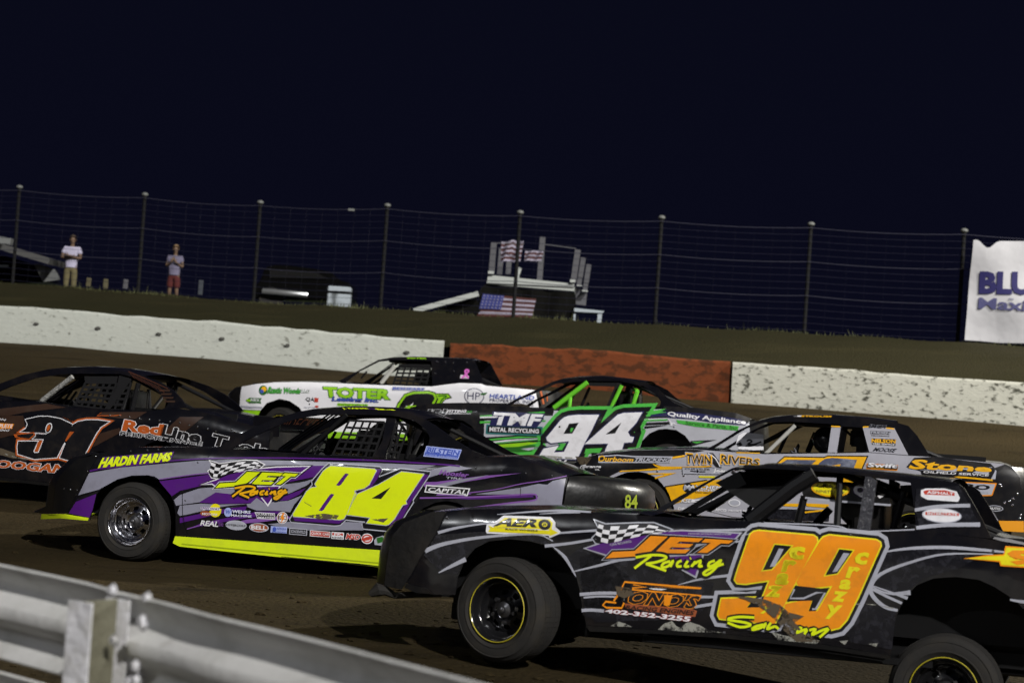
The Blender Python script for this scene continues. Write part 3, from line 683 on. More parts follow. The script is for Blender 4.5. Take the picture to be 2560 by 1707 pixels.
# ================================================================== black car with orange numbers, nearest
c = Car('stock_car', 'black stock car with large orange number 99 and yellow-striped black wheels, nearest the guard rail', X('D 1010 805')[0], 12.8, 17, -2.5, 0, tumble=0.35)
CARS.append(c)
c.set_top('D 330 160 540 84 800 66 1200 62 1700 88 2060 98 E 430 428 830 455 1440 490 1990 518 F 640 492 1090 490 1560 548 1760 578 1858 595 2500 690')
c.nose_x = -0.45; c.kn = 0.7; c.tail_x = 3.9; c.kt = 0.3
body = c.panel('body_panel', X('D 640 82 800 66 1200 62 1700 88 2060 98 E 430 428 830 455 1440 490 1990 518 F 640 492 1090 490 1560 548 1760 578 1858 595 2450 685 2420 900 2380 1150 2000 1110 1930 1090 1850 1040 1790 980 1650 890 1540 840 1380 820 1220 830 1100 880 1010 980 960 1100 930 1250 922 1368 E 1900 1440 1130 1358 600 1325 50 1292 30 1200 D 1640 850 1620 680 1590 560 1500 430 1400 340 1250 300 1100 285 950 300 850 350 770 440 720 560 698 695 520 690 330 600 380 540 440 430 480 370 560 250'), m=BLACKP)
c.panel('rocker_panel', X('E 50 1294 600 1327 1130 1360 1900 1442 F 920 1372 918 1398 E 1900 1478 1130 1392 600 1358 80 1340'), m=PLAST, off=0.015)
c.panel('nose_flap', X('D 330 162 540 84 640 82 600 160 560 250 480 370 440 430 380 540 310 655 190 630 175 690 210 400 250 250'), m=FLAP, off=0.015)
c.loft('nose_cover', c.L('D 540 84 330 162 250 250 210 400 190 630'), PLAST, bulge=-0.2, n=15)
bm = bmesh.new(); c.tube(bm, 'D 75 690 130 655 190 665 260 700 420 690 600 690', [0.05, 0.05, 0.1, 0.12, 0.15, 0.2], [0.02, 0.045, 0.03, 0.022, 0.022, 0.02], 8); c.obj('bumper_bar', bm, RUB)
c.panel('skirt_dent', X('D 345 610 500 650 540 688 420 680 335 640'), m=PLAST, off=0.02, mirror=False)
c.loft('hood', c.L('D 540 84 800 66 1200 62 1700 88 2060 98 E 560 437'), BLACKP, zc=0.03, n=11)
c.loft('rear_deck', c.L('F 1640 551 1700 568 1858 595 2450 685'), BLACKP, zc=0.03, n=11)
c.loft('tail_panel', c.L('F 2450 685 2420 900 2380 1150'), PLAST, bulge=0.25, n=15)
gh = c.panel('greenhouse', X('E 610 398 600 388 800 270 1000 162 1190 62 1490 42 F 0 36 380 50 620 76 1000 115 1350 152 1400 167 1440 200 1500 300 1560 410 1630 550 1560 546 1090 488 640 490 E 1440 488 830 453'), [X('E 640 402 1010 174 1195 78 1490 60 F 0 56 380 75 620 95 860 128 1060 158 1085 330 1100 484 640 484 E 1440 482 830 447')], BLACKP, t=0.03)
c.loft('roof', c.L('E 1190 62 1490 42 F 0 36 380 50 620 76 1000 115 1350 152'), BLACKP, zc=0.03, t=0.02, n=11)
c.panel('pillar', X('F 742 98 822 140 790 380 775 495 680 495 702 380'), m=mat('tape_pillar', (0.03, 0.03, 0.036), 0.3, coat=0.4, bump=0.4, bscale=20), off=0.0, t=0.04)
c.panel('sun_visor', X('E 1010 172 1200 80 1800 100 1640 210 1370 412'), m=DARK, off=-0.22, t=0.004, mirror=False)
c.chassis(-0.7, 4.2, cowl=0.95, rearw=2.75)
c.cage(1.5, 2.12, 3.3, 1.075, [('E 1840 110 1680 210 1330 480', 0.12, 0.05), ('E 1760 280 1700 510', 0.3, 0.024), ('E 1960 380 1850 500', 0.5, 0.026), ('F 865 170 975 290', 0.5, 0.018), ('F 1015 220 940 490', 0.3, 0.026), ('E 1190 90 1500 300', 1.5, 0.012)])
# board of stickers on the far side of the cabin
b_ = c.panel('window_board', X('F 250 140 880 160 900 320 700 300 280 270'), m=PLAST, off=-0.17, t=0.006, mirror=False)
c.decal('sponsor_decal', [dict(i_, off=-0.165 + 0.0015 * i_['l']) for i_ in FLAT(EL(GOLD, 472, 200, 138, 56, 'F', 1), EL(YEL, 472, 198, 126, 47, 'F', 2), TX(MUD, 'CRAZY', X('F 372 160 572 172 572 200 372 188'), 3, 0.01), TX(MUD, 'NINETY NINE', X('F 372 205 572 217 572 235 372 225'), 3, 0.01), TX(WHT, 'Q', X('F 645 170 728 178 720 258 636 250'), 3, 0.09, out=0.03, outm=PURP), TX(WHT, '9', X('F 810 185 872 190 864 262 802 258'), 3, 0.09))], b_)
c.decal('tape_edge', [dict(RB(LGREY, X('F 290 262 500 285 700 300 900 315'), 0.012, 1, 0), off=-0.163)], b_)
c.left_wheel('D 1010 805', 15.5, RIMB, HUBM, YSTR, 0.2, dz=0.03); c.left_wheel('F 1292 1630', 2, RIMB, HUBM, YSTR, 0.5, y=0.05)
c.sh = ('F 700 330', 0.7)
ln = lambda p, w=0.014, l=2: RB(LGREY, X(p), w, l)
liv = [PG(CHAR, X('D 560 255 900 230 1300 240 1400 330 1250 295 1100 280 950 295 850 345 770 430 720 540 600 545 470 400'), 1), PG(CHAR, X('D 1520 420 1650 330 1750 380 1860 470 1980 560 1990 640 1950 860 1660 860 1640 700 1610 560'), 1),
 PG(CHAR, X('E 0 760 200 690 420 760 640 800 900 930 1050 960 1000 1130 900 1240 120 1270 40 1160 10 980'), 1), PG(CHAR, X('F 880 640 1300 620 1550 680 1400 760 1150 830 1000 950 850 900 800 870 850 760'), 1), PG(CHAR, X('F 650 1010 960 1030 930 1330 640 1280 600 1200'), 1), PG(CHAR, X('F 1100 200 1400 180 1520 400 1560 470 1120 470 1090 330'), 1),
 ln('D 575 238 700 205 850 180 1000 165', [0.02, 0.014, 0.004]), ln('D 480 372 600 325 800 285 1000 262 1200 250 1330 255 1420 300', [0.03, 0.02, 0.012, 0.008]), ln('D 580 532 680 480 780 432', [0.006, 0.022, 0.03]), ln('D 1010 104 1300 82 1500 75 1700 86', [0.004, 0.012, 0.016, 0.010]), ln('D 1320 100 1500 90 1620 92', [0.003, 0.012, 0.004]),
 ln('D 1470 240 1600 230 1780 218', [0.012, 0.016]), ln('D 1360 335 1550 315 1750 280', [0.02, 0.014]), ln('D 1560 525 1750 480 1900 440 2040 425 2200 380', [0.006, 0.018, 0.016, 0.004]), ln('D 1420 340 1510 420 1590 560', [0.004, 0.022, 0.006]),
 ln('E 0 1050 150 1040 290 1040', 0.02), ln('E 30 1075 160 1065 290 1070', 0.012), ln('E 15 1175 100 1172 190 1180', 0.02), ln('E 770 975 950 930 1180 900', [0.003, 0.014, 0.018]), ln('E 930 1070 1080 1070', 0.016), ln('E 900 1148 1070 1120', 0.018), ln('E 720 560 1000 548 1250 545 1430 530', [0.004, 0.012, 0.016, 0.006]), ln('E 1220 640 1330 620', [0.012, 0.003]), ln('E 1270 590 1330 575', [0.01, 0.003]),
 ln('F 870 645 1050 620 1300 612 1560 630 1720 645', [0.008, 0.02, 0.02, 0.01]), ln('F 1640 660 1300 660 1050 720 850 800 780 890 800 960 880 1030 970 1055', [0.006, 0.014, 0.02, 0.026, 0.024, 0.016]), ln('F 775 880 900 935 1060 930', [0.006, 0.012, 0.03]), ln('F 780 900 900 960 1000 1005', 0.016), ln('F 790 880 900 920 1040 970', [0.005, 0.010, 0.02]), ln('F 1760 980 1858 995 2000 1000', [0.01, 0.03]),
 ln('F 1090 350 1250 325 1480 318', [0.02, 0.022]), ln('F 1100 475 1300 455 1550 452', [0.022, 0.026]), ln('E 1440 490 1990 512 F 680 500 1090 486', 0.008)]
lg = [i for i in liv if i]
c.decal('livery', liv, body)
a9 = X('E 1340 580 1365 560 1400 553 1830 590 1856 608 1862 640 1690 960 1600 1140 1530 1275 1500 1282 1100 1238 1086 1210 1112 1085 1365 1075 1310 1150 1405 1152 1490 937 1300 965 1235 960 1218 935 1240 860')
ah = X('E 1530 660 1660 672 1505 852 1436 860')
b9 = X('F 430 560 450 540 490 528 820 562 845 578 850 600 690 960 610 1120 560 1175 500 1190 260 1165 170 1060 180 1010 372 970 342 1060 408 1058 512 882 335 900 275 892 258 855 300 770')
bh = X('F 560 625 655 635 545 795 462 808')
c.decal('number_decal', [GR(LGREY, a9, 0.052, 2), GR(LGREY, b9, 0.052, 2.2), GR(BLK, a9, 0.028, 2.8), GR(BLK, b9, 0.028, 3.0), GR(YEL, a9, 0.009, 3.6), GR(YEL, b9, 0.009, 3.8), PG(ORG, a9, 4.6), PG(ORG, b9, 4.6), GR(YEL, ah, 0.007, 5.0), GR(YEL, bh, 0.007, 5.0), PG(BLK, ah, 5.6), PG(BLK, bh, 5.6),
  PG(LGREY, X('E 1562 690 1600 694 1530 830 1490 834'), 6.2), PG(LGREY, X('F 590 650 632 655 545 782 512 785'), 6.2), PG(BLK, X('F 190 990 250 880 470 905 395 1058 345 1060 372 985'), 5.4), RB(LGREY, X('F 245 905 215 970 310 970 400 930 460 930 395 1045 370 1045'), 0.012, 6.2, 0), PG(BLK, X('E 1365 1085 1450 1060 1405 1150 1312 1152'), 5.4), PG(LGREY, X('E 1395 1080 1430 1070 1400 1120 1370 1120'), 6.0)], body)
c.decal('number_lettering', FLAT(*[TX(YEL, ch, X(q), 6.4, 0.07) for ch, q in (('c', 'E 1655 680 1750 685 1735 770 1645 765'), ('r', 'E 1610 790 1690 795 1665 870 1590 865'), ('a', 'E 1560 890 1650 895 1620 970 1535 965'), ('z', 'E 1490 990 1575 995 1555 1065 1470 1060'), ('y', 'E 1440 1145 1510 1150 1480 1200 1420 1195'),
   ('c', 'F 240 610 315 616 298 692 224 686'), ('r', 'F 185 705 250 710 225 780 165 775'), ('a', 'F 140 795 210 800 185 870 118 865'), ('z', 'F 90 885 150 890 130 955 72 950'), ('c', 'F 690 650 765 655 742 728 668 722'), ('r', 'F 635 752 700 758 672 825 612 820'), ('a', 'F 580 840 650 845 625 905 560 900'), ('z', 'F 535 925 605 930 580 990 518 985'), ('y', 'F 490 1020 570 1025 530 1115 468 1108'))]), body)
c.decal('signature', FLAT(brush(FLUO, [X(p) for p in ('E 1370 1230 1250 1225 1160 1245 1300 1270 1340 1290 1260 1305 1160 1270', 'E 1440 1285 1380 1300 1350 1325 1420 1310 1460 1275 1440 1315', 'E 1500 1270 1470 1320 1530 1300 1560 1320', 'E 1680 1320 1740 1310 1700 1350 1780 1320 1760 1360', 'E 1800 1330 1850 1320 1820 1365 1900 1330 1950 1320 1880 1385')], 0.016, 6.8, BLK, 0.022)), body)
mudp = [PG(MUD, X('E 1180 1060 1330 1070 1460 1090 1560 1130 1640 1210 1740 1330 1880 1420 1700 1420 1600 1330 1530 1240 1420 1150 1300 1090'), 7.4), PG(MUD, X('E 1560 1120 1640 1190 1760 1220 1690 1265 1600 1230'), 7.4), PG(DUST, X('E 1500 1340 1600 1370 1880 1410 1860 1440 1560 1410'), 7.0), PG(DUST, X('E 610 1325 660 1280 720 1255 760 1300 790 1310 850 1260 940 1290 1000 1325 1120 1350 900 1345'), 2.6), PG(DUST, X('E 240 1298 300 1262 360 1278 410 1305'), 2.6), PG(MUD, X('E 280 985 400 1000 430 1050 350 1080 300 1060'), 5), PG(DUST, X('E 300 1070 360 1060 350 1100 310 1100'), 5.4), RB(DUST, X('F 660 1010 800 1015 940 1040'), 0.006, 3), PG(DUST, X('F 560 1270 620 1265 600 1300'), 3), PG(DUST, X('F 760 1290 830 1285 820 1312'), 3)]
c.decal('mud_stain', mudp, body)
jet_logo(c, body, 'E', ORG, FLUO, PURP, LGREY)
S_('sponsor_decal', TX(LGREY, 'WWW.JETRACING.COM', X('E 850 568 1190 574 1180 590 845 584'), 3.6, 0.03), TX(LGREY, 'ON BOARD', X('E 230 655 400 625 410 642 245 672'), 3.6, 0.03))
S_('sponsor_decal', GR(WHT, X('D 935 225 940 185 1000 165 1060 120 1400 132 1430 165 1430 200 1470 235 1400 265 1395 250 940 235'), 0.008, 2), PG(YEL, X('D 945 185 985 200 1395 222 1395 205 1460 238 1398 262 1396 250 945 230 960 205'), 2.8), PG(YEL, X('D 1000 185 1065 128 1395 140 1420 165 1410 215 985 198'), 2.5), TX(BLK, 'AER', X('D 1055 132 1325 142 1290 195 995 185'), 3.6, 0.07), EL(BLK, 1360, 178, 46, 38, 'D', 3.4), EL(YEL, 1360, 178, 20, 17, 'D', 3.8), TX(BLK, '#', X('D 1348 165 1374 166 1372 190 1346 189'), 4.2, 0.02), TX(BLK, 'RACE WHEELS', X('D 1075 205 1310 217 1308 230 1072 218'), 3.6, 0.04))
jo = [RB(ORG, X('V 400 560 230 540 180 600 240 640 490 645 530 560'), 0.012, 3, 0), RB(ORG, X('V 360 530 450 400 540 220 1000 260 1790 325'), 0.012, 3, 0), RB(ORG, X('V 660 320 900 300 680 265'), 0.010, 3, 0), RB(ORG, X('V 660 345 1060 380 1790 445'), 0.010, 3, 0), PG(ORG, X('V 900 300 1780 318 1790 340 1200 310'), 3.2), PG(BROWN, X('V 540 570 1640 660 1720 690 1690 790 560 650'), 2.8), PG(WHT, X('V 930 320 1230 335 1150 355 1000 345'), 3.4)]
S_('sponsor_decal', jo, TX(BLK, "ONO'S", X('V 690 370 1780 455 1660 650 560 560'), 4.0, 0.05, out=0.035, outm=ORG), TX(ORG, '-', X('V 1190 450 1310 455 1270 590 1190 585'), 5), TX(BLK, 'RACING ENGINES', X('V 580 600 1680 690 1650 760 560 655'), 4, 0.04), TX(WHT, '402-352-3255', X('V 240 660 1620 790 1590 865 225 720'), 4, 0.06, out=0.03, outm=RED))
S_('sponsor_decal', GR(WHT, X('F 1140 215 1170 205 1300 205 1380 225 1400 265 1390 285 1180 270 1140 250'), 0.006, 2.4), PG(RED, X('F 1150 218 1175 210 1300 210 1370 228 1370 250 1160 240'), 3), PG(WHT, X('F 1170 245 1380 262 1380 275 1190 262'), 3.0), TX(WHT, 'ASPHALT', X('F 1180 214 1360 228 1360 246 1178 234'), 3.6, 0.04), b=gh)
S_('sponsor_decal', EL(SLV, 1280, 388, 140, 52, 'F', 2.2), EL(WHT, 1280, 388, 132, 45, 'F', 2.6), PG(RED, X('F 1165 362 1400 372 1400 392 1165 384'), 3.2), TX(WHT, 'INTERSTATE', X('F 1180 364 1390 374 1390 390 1180 382'), 3.8, 0.04), b=gh)
S_('sponsor_decal', GR(ORG, X('F 1735 612 1850 620 2100 660 2080 770 1850 745 1700 735 1690 705 1450 690 1600 675 1720 670'), 0.008, 2.6), PG(YEL, X('F 1735 612 1850 620 2100 660 2080 770 1850 745 1700 735 1690 705 1450 690 1600 675 1720 670'), 3.2), TX(ORG, '9', X('F 1770 630 1960 650 1940 740 1750 720'), 4, 0.08))
c.rivets('panel_bolts', 'D 542 170 552 228 640 128 430 400 355 525 E 1130 1352 F 600 970 650 985 640 528 250 30 1640 640 700 700', 0.011, m=HUBM)
# ================================================================== black car with burnt orange outlined number
c = Car('stock_car', 'black stock car with brown stripes and orange outlined number 31, ahead of the purple one', (390, 1200), 21.0, 14, -1, 0)
CARS.append(c)
c.set_top('A -700 600 -400 560 0 507 300 512 540 548 800 576 1230 594 1500 570 1690 602 2120 716 2260 760')
c.nose_x = -3.1; c.kn = 0.5; c.tail_x = 0.9; c.kt = 0.3
r0 = X('A 1160 1000 1175 930 1220 870 1300 838 1390 850 1450 890 1500 960 1520 1050')
body = c.panel('body_panel', X('A -700 600 -400 560 0 507 300 512 540 548 800 576 1230 594 1500 570 1690 602 2120 716 2255 760 2240 1000 2230 1250 1540 1250 1520 1050 1500 960 1450 890 1390 850 1300 838 1220 870 1175 930 1160 1000 1150 1240 480 1196 0 1140 -270 1105 -290 900 -370 760 -480 710 -600 720 -690 800 -740 960 -860 940 -840 700'), m=BLACKP)
c.panel('rocker_panel', X('A -260 1108 0 1142 480 1198 1150 1242 1148 1300 480 1222 0 1168 -255 1140'), m=PLAST, off=0.012)
c.loft('nose_cover', c.L('A -700 600 -840 700 -860 940'), PLAST, bulge=-0.2, n=11)
c.loft('hood', c.L('A -700 600 -400 560 0 507 60 506'), BLACKP, zc=0.03, n=11)
c.loft('rear_deck', c.L('A 1540 570 1690 604 2120 718 2255 762'), BLACKP, zc=0.02, n=11)
c.loft('tail_panel', c.L('A 2255 762 2240 1000 2230 1250'), PLAST, bulge=0.2, n=11)
gh = c.panel('greenhouse', X('A -260 480 -120 410 0 362 200 288 400 243 550 227 700 225 900 240 1060 268 1200 300 1330 348 1440 418 1510 490 1560 566 1500 568 1230 592 800 574 540 546 300 510 0 505'), [X('A -150 500 -60 450 90 385 290 318 500 285 640 280 1000 282 1110 310 1280 400 1390 500 1400 530 1380 562 1330 586 1230 588 800 570 540 541 300 504')], BLACKP, t=0.03)
c.loft('roof', c.L('A 200 288 400 243 550 227 700 225 900 240 1060 268 1200 300'), BLACKP, zc=0.03, t=0.02, n=11)
c.panel('pillar', X('A 985 284 1060 290 1085 330 900 574 860 574 960 400'), m=NETM, off=-0.03, t=0.03)
c.net(X('A 700 350 960 355 870 580 610 545'), 5, 5, 0.028); c.net(X('A 980 350 1080 350 1000 585 880 580'), 2, 5, 0.026)
c.panel('net_band', X('A 690 300 970 300 955 360 695 350'), m=NETM, off=-0.04, t=0.006, mirror=False)
c.chassis(-3.4, 1.5, cowl=-1.75, rearw=-0.15, f0=-2.78)
c.cage(-1.25, -0.5, 0.4, c.L('A 800 235')[0][1] - 0.02, [('A 1155 360 1100 580', 0.15, 0.03), ('A 1240 410 1250 585', 0.9, 0.022), ('A 560 410 470 520', 1.3, 0.016), ('A 600 420 520 530', 1.3, 0.016), ('A 640 430 560 540', 1.3, 0.016)])
bm = bmesh.new(); c.tube(bm, 'A 605 305 345 508', 0.12, 0.028); o_ = c.obj('padded_bar', bm, mat('checked_tape', (0.26, 0.26, 0.25), 0.5, bump=0.5, bscale=40, dirt=1.0, dcol=(0.01, 0.01, 0.01), dscale=24))
c.left_wheel_at(-2.78, 0.0, 10, RIMB, HUBM); c.left_wheel_at(0.0, 0.0, 0, RIMB, HUBM)
for k_ in range(2):
    pass
c.sh = ('A 960 440', 0.6)
Zq = lambda s_: X('Q ' + s_)
three = Zq('300 685 450 650 560 650 700 675 840 740 830 760 1080 700 760 930 720 1000 660 1120 400 1140 210 1080 205 1000 215 935 440 935 390 1050 400 1068 450 1065 510 910 385 905 415 880 420 848 540 855 540 840 240 825 300 790 325 740')
one = Zq('835 750 900 710 1000 690 1130 690 1265 708 1165 770 1110 850 970 1110 890 1150 780 1150 695 1125 760 960 730 910 770 880 800 825 880 825 855 790')
c.decal('livery', [PG(COCOA, Zq('0 560 540 500 760 545 300 600 0 660'), 1), PG(COCOA, Zq('0 640 270 640 290 760 160 860 0 900'), 1), PG(COCOA, Zq('1100 860 1380 780 1400 830 1080 1000 1030 1000'), 1), PG(COCOA, Zq('1180 600 1700 595 1560 680 1380 670 1150 640'), 1), RB(RUST, Zq('1170 605 1120 640 1300 640 1400 632'), 0.008, 2, 0), PG(COCOA, X('A 1500 640 1700 640 1500 800 1350 780'), 1), PG(MUD, Zq('0 1010 200 1080 420 1120 600 1130 400 1170 150 1130 0 1090'), 1.4), RB(DUST, Zq('60 1080 200 1120 400 1140 600 1115'), 0.01, 2)], body)
c.decal('number_decal', [GR(BLK, three, 0.036, 1.6), GR(BLK, one, 0.036, 1.7), GR(RUST, three, 0.027, 2.1), GR(RUST, one, 0.027, 2.2), GR(WHT, three, 0.009, 2.8), GR(WHT, one, 0.009, 3.0), PG(BLK, three, 3.8), PG(BLK, one, 4.0), EL(WHT, 568, 782, 36, 62, 'Q', 4.8, rot=20), EL(BLK, 567, 784, 26, 52, 'Q', 5.2, rot=20), EL(RUST, 564, 780, 17, 38, 'Q', 5.6, rot=20), PG(RUST, Zq('810 825 860 825 770 935 755 930'), 5), PG(RUST, Zq('160 855 400 830 410 860 350 915 180 890'), 4.6), PG(BLK, Zq('200 862 385 842 395 858 340 905 210 885'), 5.2), PG(RUST, Zq('440 945 500 920 445 1050 410 1050'), 5)], body)
S_ = lambda n, *it, b=None: c.decal(n, FLAT(*it), b or body)
S_('sponsor_decal', TX(RUST, 'Red', X('A 1050 668 1362 708 1338 792 1028 752'), 4, 0.07, out=0.028, outm=WHT), TX(BLK, 'Line', X('A 1368 706 1690 772 1655 852 1345 796'), 4, 0.07, out=0.028, outm=WHT), TX(BLK, 'Tools', X('A 1790 785 2250 890 2225 960 1760 870'), 4, 0.07, out=0.028, outm=WHT), TX(BLK, 'PERFORMANCE', X('A 1010 763 1690 850 1680 880 1005 790'), 4, 0.04, sp=1.1, out=0.045, outm=WHT))
S_('sponsor_decal', TX(RUST, 'DOOGAN', Zq('-180 1140 790 1215 740 1305 -200 1215'), 3, 0.07, out=0.03, outm=WHT))
S_('sponsor_decal', TX(WHT, 'GIBSON', Zq('-170 640 75 680 60 700 -170 670'), 3, 0.03), PG(ORG, Zq('-150 720 165 735 140 790 -150 790'), 2), TX(WHT, 'COMPLETE', Zq('-140 730 155 742 140 780 -140 778'), 3, 0.03), TX(WHT, 'HEATING', Zq('-140 790 120 800 100 820 -140 810'), 3, 0.03))
S_('roof_stripe', RB(mat('faint_rust', (0.085, 0.028, 0.014), 0.35), Zq('1480 130 1740 240 1937 330'), 0.006, 1), *[RB(mat('faint_rust', (0.085, 0.028, 0.014), 0.35), Zq(f'{1500+40*k} {150+18*k} {1560+42*k} {215+20*k}'), 0.004, 1.4, 0) for k in range(9)], b=gh)
S_('sponsor_decal', *[RB(COCOA, Zq(f'{1840+20*k} {350+42*k} {1960+20*k} {350+42*k}'), 0.02, 1.2, 0) for k in range(4)], b=gh)
c.rivets('panel_bolts', 'A 915 628 998 632 1080 642 1165 655 1247 662 1330 672 1417 680 1500 692 1578 710 1648 725 1735 742 1800 760 1930 745 1960 765', 0.012)
# spoiler blade standing on the tail, with its clear side plate
bm = bmesh.new(); q = [c.loc3(p, 0.15) for p in X('B 735 345 1062 402 1050 512 725 502')]
zt_ = c.L('A 2255 762')[0]
for (y0, y1) in ((0.1, c.W - 0.1),):
    P_ = [[Vector((zt_[0] - 0.02 + 0.10 * v, y0 + (y1 - y0) * u / 6, zt_[1] + 0.17 * v)) for u in range(7)] for v in (0, 1)]
    sheet_grid(bm, P_)
add_box(bm, (zt_[0] - 0.06, 0.1, zt_[1] + 0.05), (0.30, 0.006, 0.2)); add_box(bm, (zt_[0] - 0.06, c.W - 0.1, zt_[1] + 0.05), (0.30, 0.006, 0.2))
sp_ = c.obj('spoiler', bm, BLACKP)
c.text_on('spoiler_lettering', 'LEIDECKER', [(zt_[0] + 0.075, 0.16, zt_[1] + 0.155), (zt_[0] + 0.075, c.W - 0.2, zt_[1] + 0.155), (zt_[0] - 0.005, c.W - 0.2, zt_[1] + 0.03), (zt_[0] - 0.005, 0.16, zt_[1] + 0.03)], mat('faint_rust', (0.085, 0.028, 0.014), 0.35), -0.012, sp_)

# ================================================================== white car with lime lettering
c = Car('stock_car', 'white stock car with lime green lettering and black roof, beside the outer concrete wall', X('H 385 588')[0], 32.4, 10, -0.3, 0, tumble=0.35)
CARS.append(c)
c.set_top('H 125 298 220 280 350 268 540 265 730 270 1100 287 1450 297 1560 282 1650 272 1800 277 1830 290 2180 322')
c.nose_x = -0.3; c.kn = 0.6; c.tail_x = 3.7; c.kt = 0.25
body = c.panel('body_panel', X('H 125 298 220 280 350 268 540 265 730 270 1100 287 1450 297 1560 282 1650 272 1800 277 1830 290 2180 322 2200 425 2215 640 1860 640 1850 560 1800 490 1720 450 1640 450 1560 490 1520 560 1510 640 575 610 570 520 530 445 460 398 390 382 300 412 240 482 225 527 105 527 108 455'), m=WHTP)
c.panel('rocker_panel', X('H 575 605 1510 636 1508 680 575 650'), m=mat('lime_panel', (0.24, 0.52, 0.012), 0.4, coat=0.3), off=0.012)
c.panel('nose_side', X('H 125 298 108 455 105 527 80 600 30 560 15 480 20 420 60 340 100 305'), m=PLAST, off=0.004)
c.loft('nose_cover', c.L('H 125 298 100 305 60 340 20 420 15 480 30 560'), PLAST, bulge=-0.16, n=11)
c.loft('hood', c.L('H 125 298 220 280 350 268 540 265 730 270 840 274'), BLACKP, zc=0.03, n=11)
c.loft('rear_deck', c.L('H 1840 292 1990 304 2180 322'), BLACKP, zc=0.02, n=9)
c.loft('tail_panel', c.L('H 2180 322 2200 425 2215 640'), PLAST, bulge=0.32, n=15)
c.decal('livery', [PG(LIME, X('H 108 460 255 466 228 527 105 525'), 2), RB(LGREY, X('H 110 436 180 440 268 445'), 0.03, 1.5), RB(BLK, X('H 108 458 255 464'), 0.010, 3, 0)], body)
gh = c.panel('greenhouse', X('H 800 262 810 254 940 185 1080 110 1160 96 1300 93 1500 97 1700 106 1755 118 1780 180 1815 262 1825 284 1800 274 1650 269 1560 279 1450 294 1100 284 840 274'), [X('H 850 268 950 190 1085 122 1200 112 1450 118 1458 285 1450 288 1100 278')], BLACKP, t=0.03)
c.loft('roof', c.L('H 1080 110 1160 96 1300 93 1500 97 1700 106 1755 118'), BLACKP, zc=0.03, t=0.02, n=11)
c.net(X('H 1225 150 1445 150 1410 292 1180 280'), 5, 5, 0.03)
c.panel('net_band', X('H 1220 138 1446 142 1444 172 1215 168'), m=NETM, off=-0.045, t=0.006, mirror=False)
c.chassis(-0.6, 4.5, cowl=1.0, rearw=2.75)
c.cage(1.7, 2.5, 3.5, c.L('H 1300 93')[0][1] - 0.02, [('H 1000 190 960 240', 1.4, 0.015)])
bm = bmesh.new(); c.tube(bm, 'H 1197 150 1118 250 1100 275', 0.12, 0.035); c.obj('padded_bar', bm, mat('white_tape', (0.45, 0.45, 0.42)))
c.left_wheel('H 385 588', 12, RIMB, HUBM, YSTR); c.left_wheel_at(2.80, 0.02, 0, RIMB, HUBM)
c.sh = ('H 1500 215', 0.6)
S_ = lambda n, *it, b=None: c.decal(n, FLAT(*it), b or body)
S_('sponsor_decal', EL(DGRN, 275, 323, 30, 34, 'H', 2), EL(GOLD, 280, 315, 18, 18, 'H', 2.6), EL(BLUE, 266, 330, 13, 14, 'H', 3), TX(GRN, 'Rustic Woods', X('H 318 302 538 312 532 345 305 342'), 3.4, 0.03, out=0.06, outm=DGRN), TX(WHT, 'LLC', X('H 545 318 598 320 592 340 540 338'), 3.4, 0.03, out=0.05, outm=DGRN))
S_('sponsor_decal', PG(DGRN, X('H 152 392 180 375 265 378 255 395 262 415 180 412'), 2), TX(WHT, 'NRX', X('H 190 380 250 383 248 402 188 400'), 3, 0.04), EL(LIME, 172, 393, 16, 9, 'H', 3))
S_('sponsor_decal', TX(BLK, 'QA', X('H 575 372 635 376 630 404 570 400'), 3, 0.04), TX(RED, '1', X('H 640 376 658 378 654 405 638 404'), 3, 0.05), TX(LGREY, 'ALLSTAR', X('H 560 436 640 440 638 450 558 446'), 3, 0.03), EL(RED, 650, 437, 14, 8, 'H', 3))
S_('sponsor_decal', TX(LIME, 'TOTER', X('H 702 302 1162 320 1150 385 712 368'), 3.6, 0.075, out=0.035, outm=DGRN), TX(BLUE, 'Leasing Inc.', X('H 765 368 1090 382 1075 415 755 405'), 4.8, 0.05, out=0.03, outm=NAVY), PG(LIME, X('H 795 412 1010 420 1005 440 792 432'), 2), TX(DGRN, 'Carter Lake, IA', X('H 800 415 1004 422 1002 438 798 430'), 3, 0.03))
S_('sponsor_decal', RECT(SLV, X('H 1180 297 1410 304 1400 328 1176 322'), 2), TX(BLUE, 'BESHEARS', X('H 1186 301 1404 308 1396 324 1182 318'), 3, 0.04))
n2 = X('H 1250 400 1275 365 1330 348 1430 345 1465 355 1475 380 1450 430 1400 480 1380 520 1250 520 1260 490 1210 480 1230 430 1300 430 1330 405 1300 470')
c.decal('number_decal', [GR(BLK, n2, 0.05, 2), GR(LIME, n2, 0.035, 2.5), PG(BLK, n2, 3.2), PG(LIME, X('H 1290 430 1350 430 1310 470 1230 468'), 3.8), GR(BLK, X('H 1480 350 1570 352 1585 372 1550 380 1530 400 1500 450 1470 460 1500 385'), 0.016, 2.2), PG(LIME, X('H 1480 350 1570 352 1585 372 1550 380 1530 400 1500 450 1470 460 1500 385'), 2.9), RB(DGRN, X('H 1500 362 1560 362 1530 385 1505 430'), 0.02, 3.6)], body)
hp = [EL(NAVY, 1752, 365, 70, 57, 'H', 2), EL(WHT, 1752, 365, 64, 52, 'H', 2.5), PG(DGRN, X('H 1795 345 1845 338 1830 355 1800 358'), 3)]
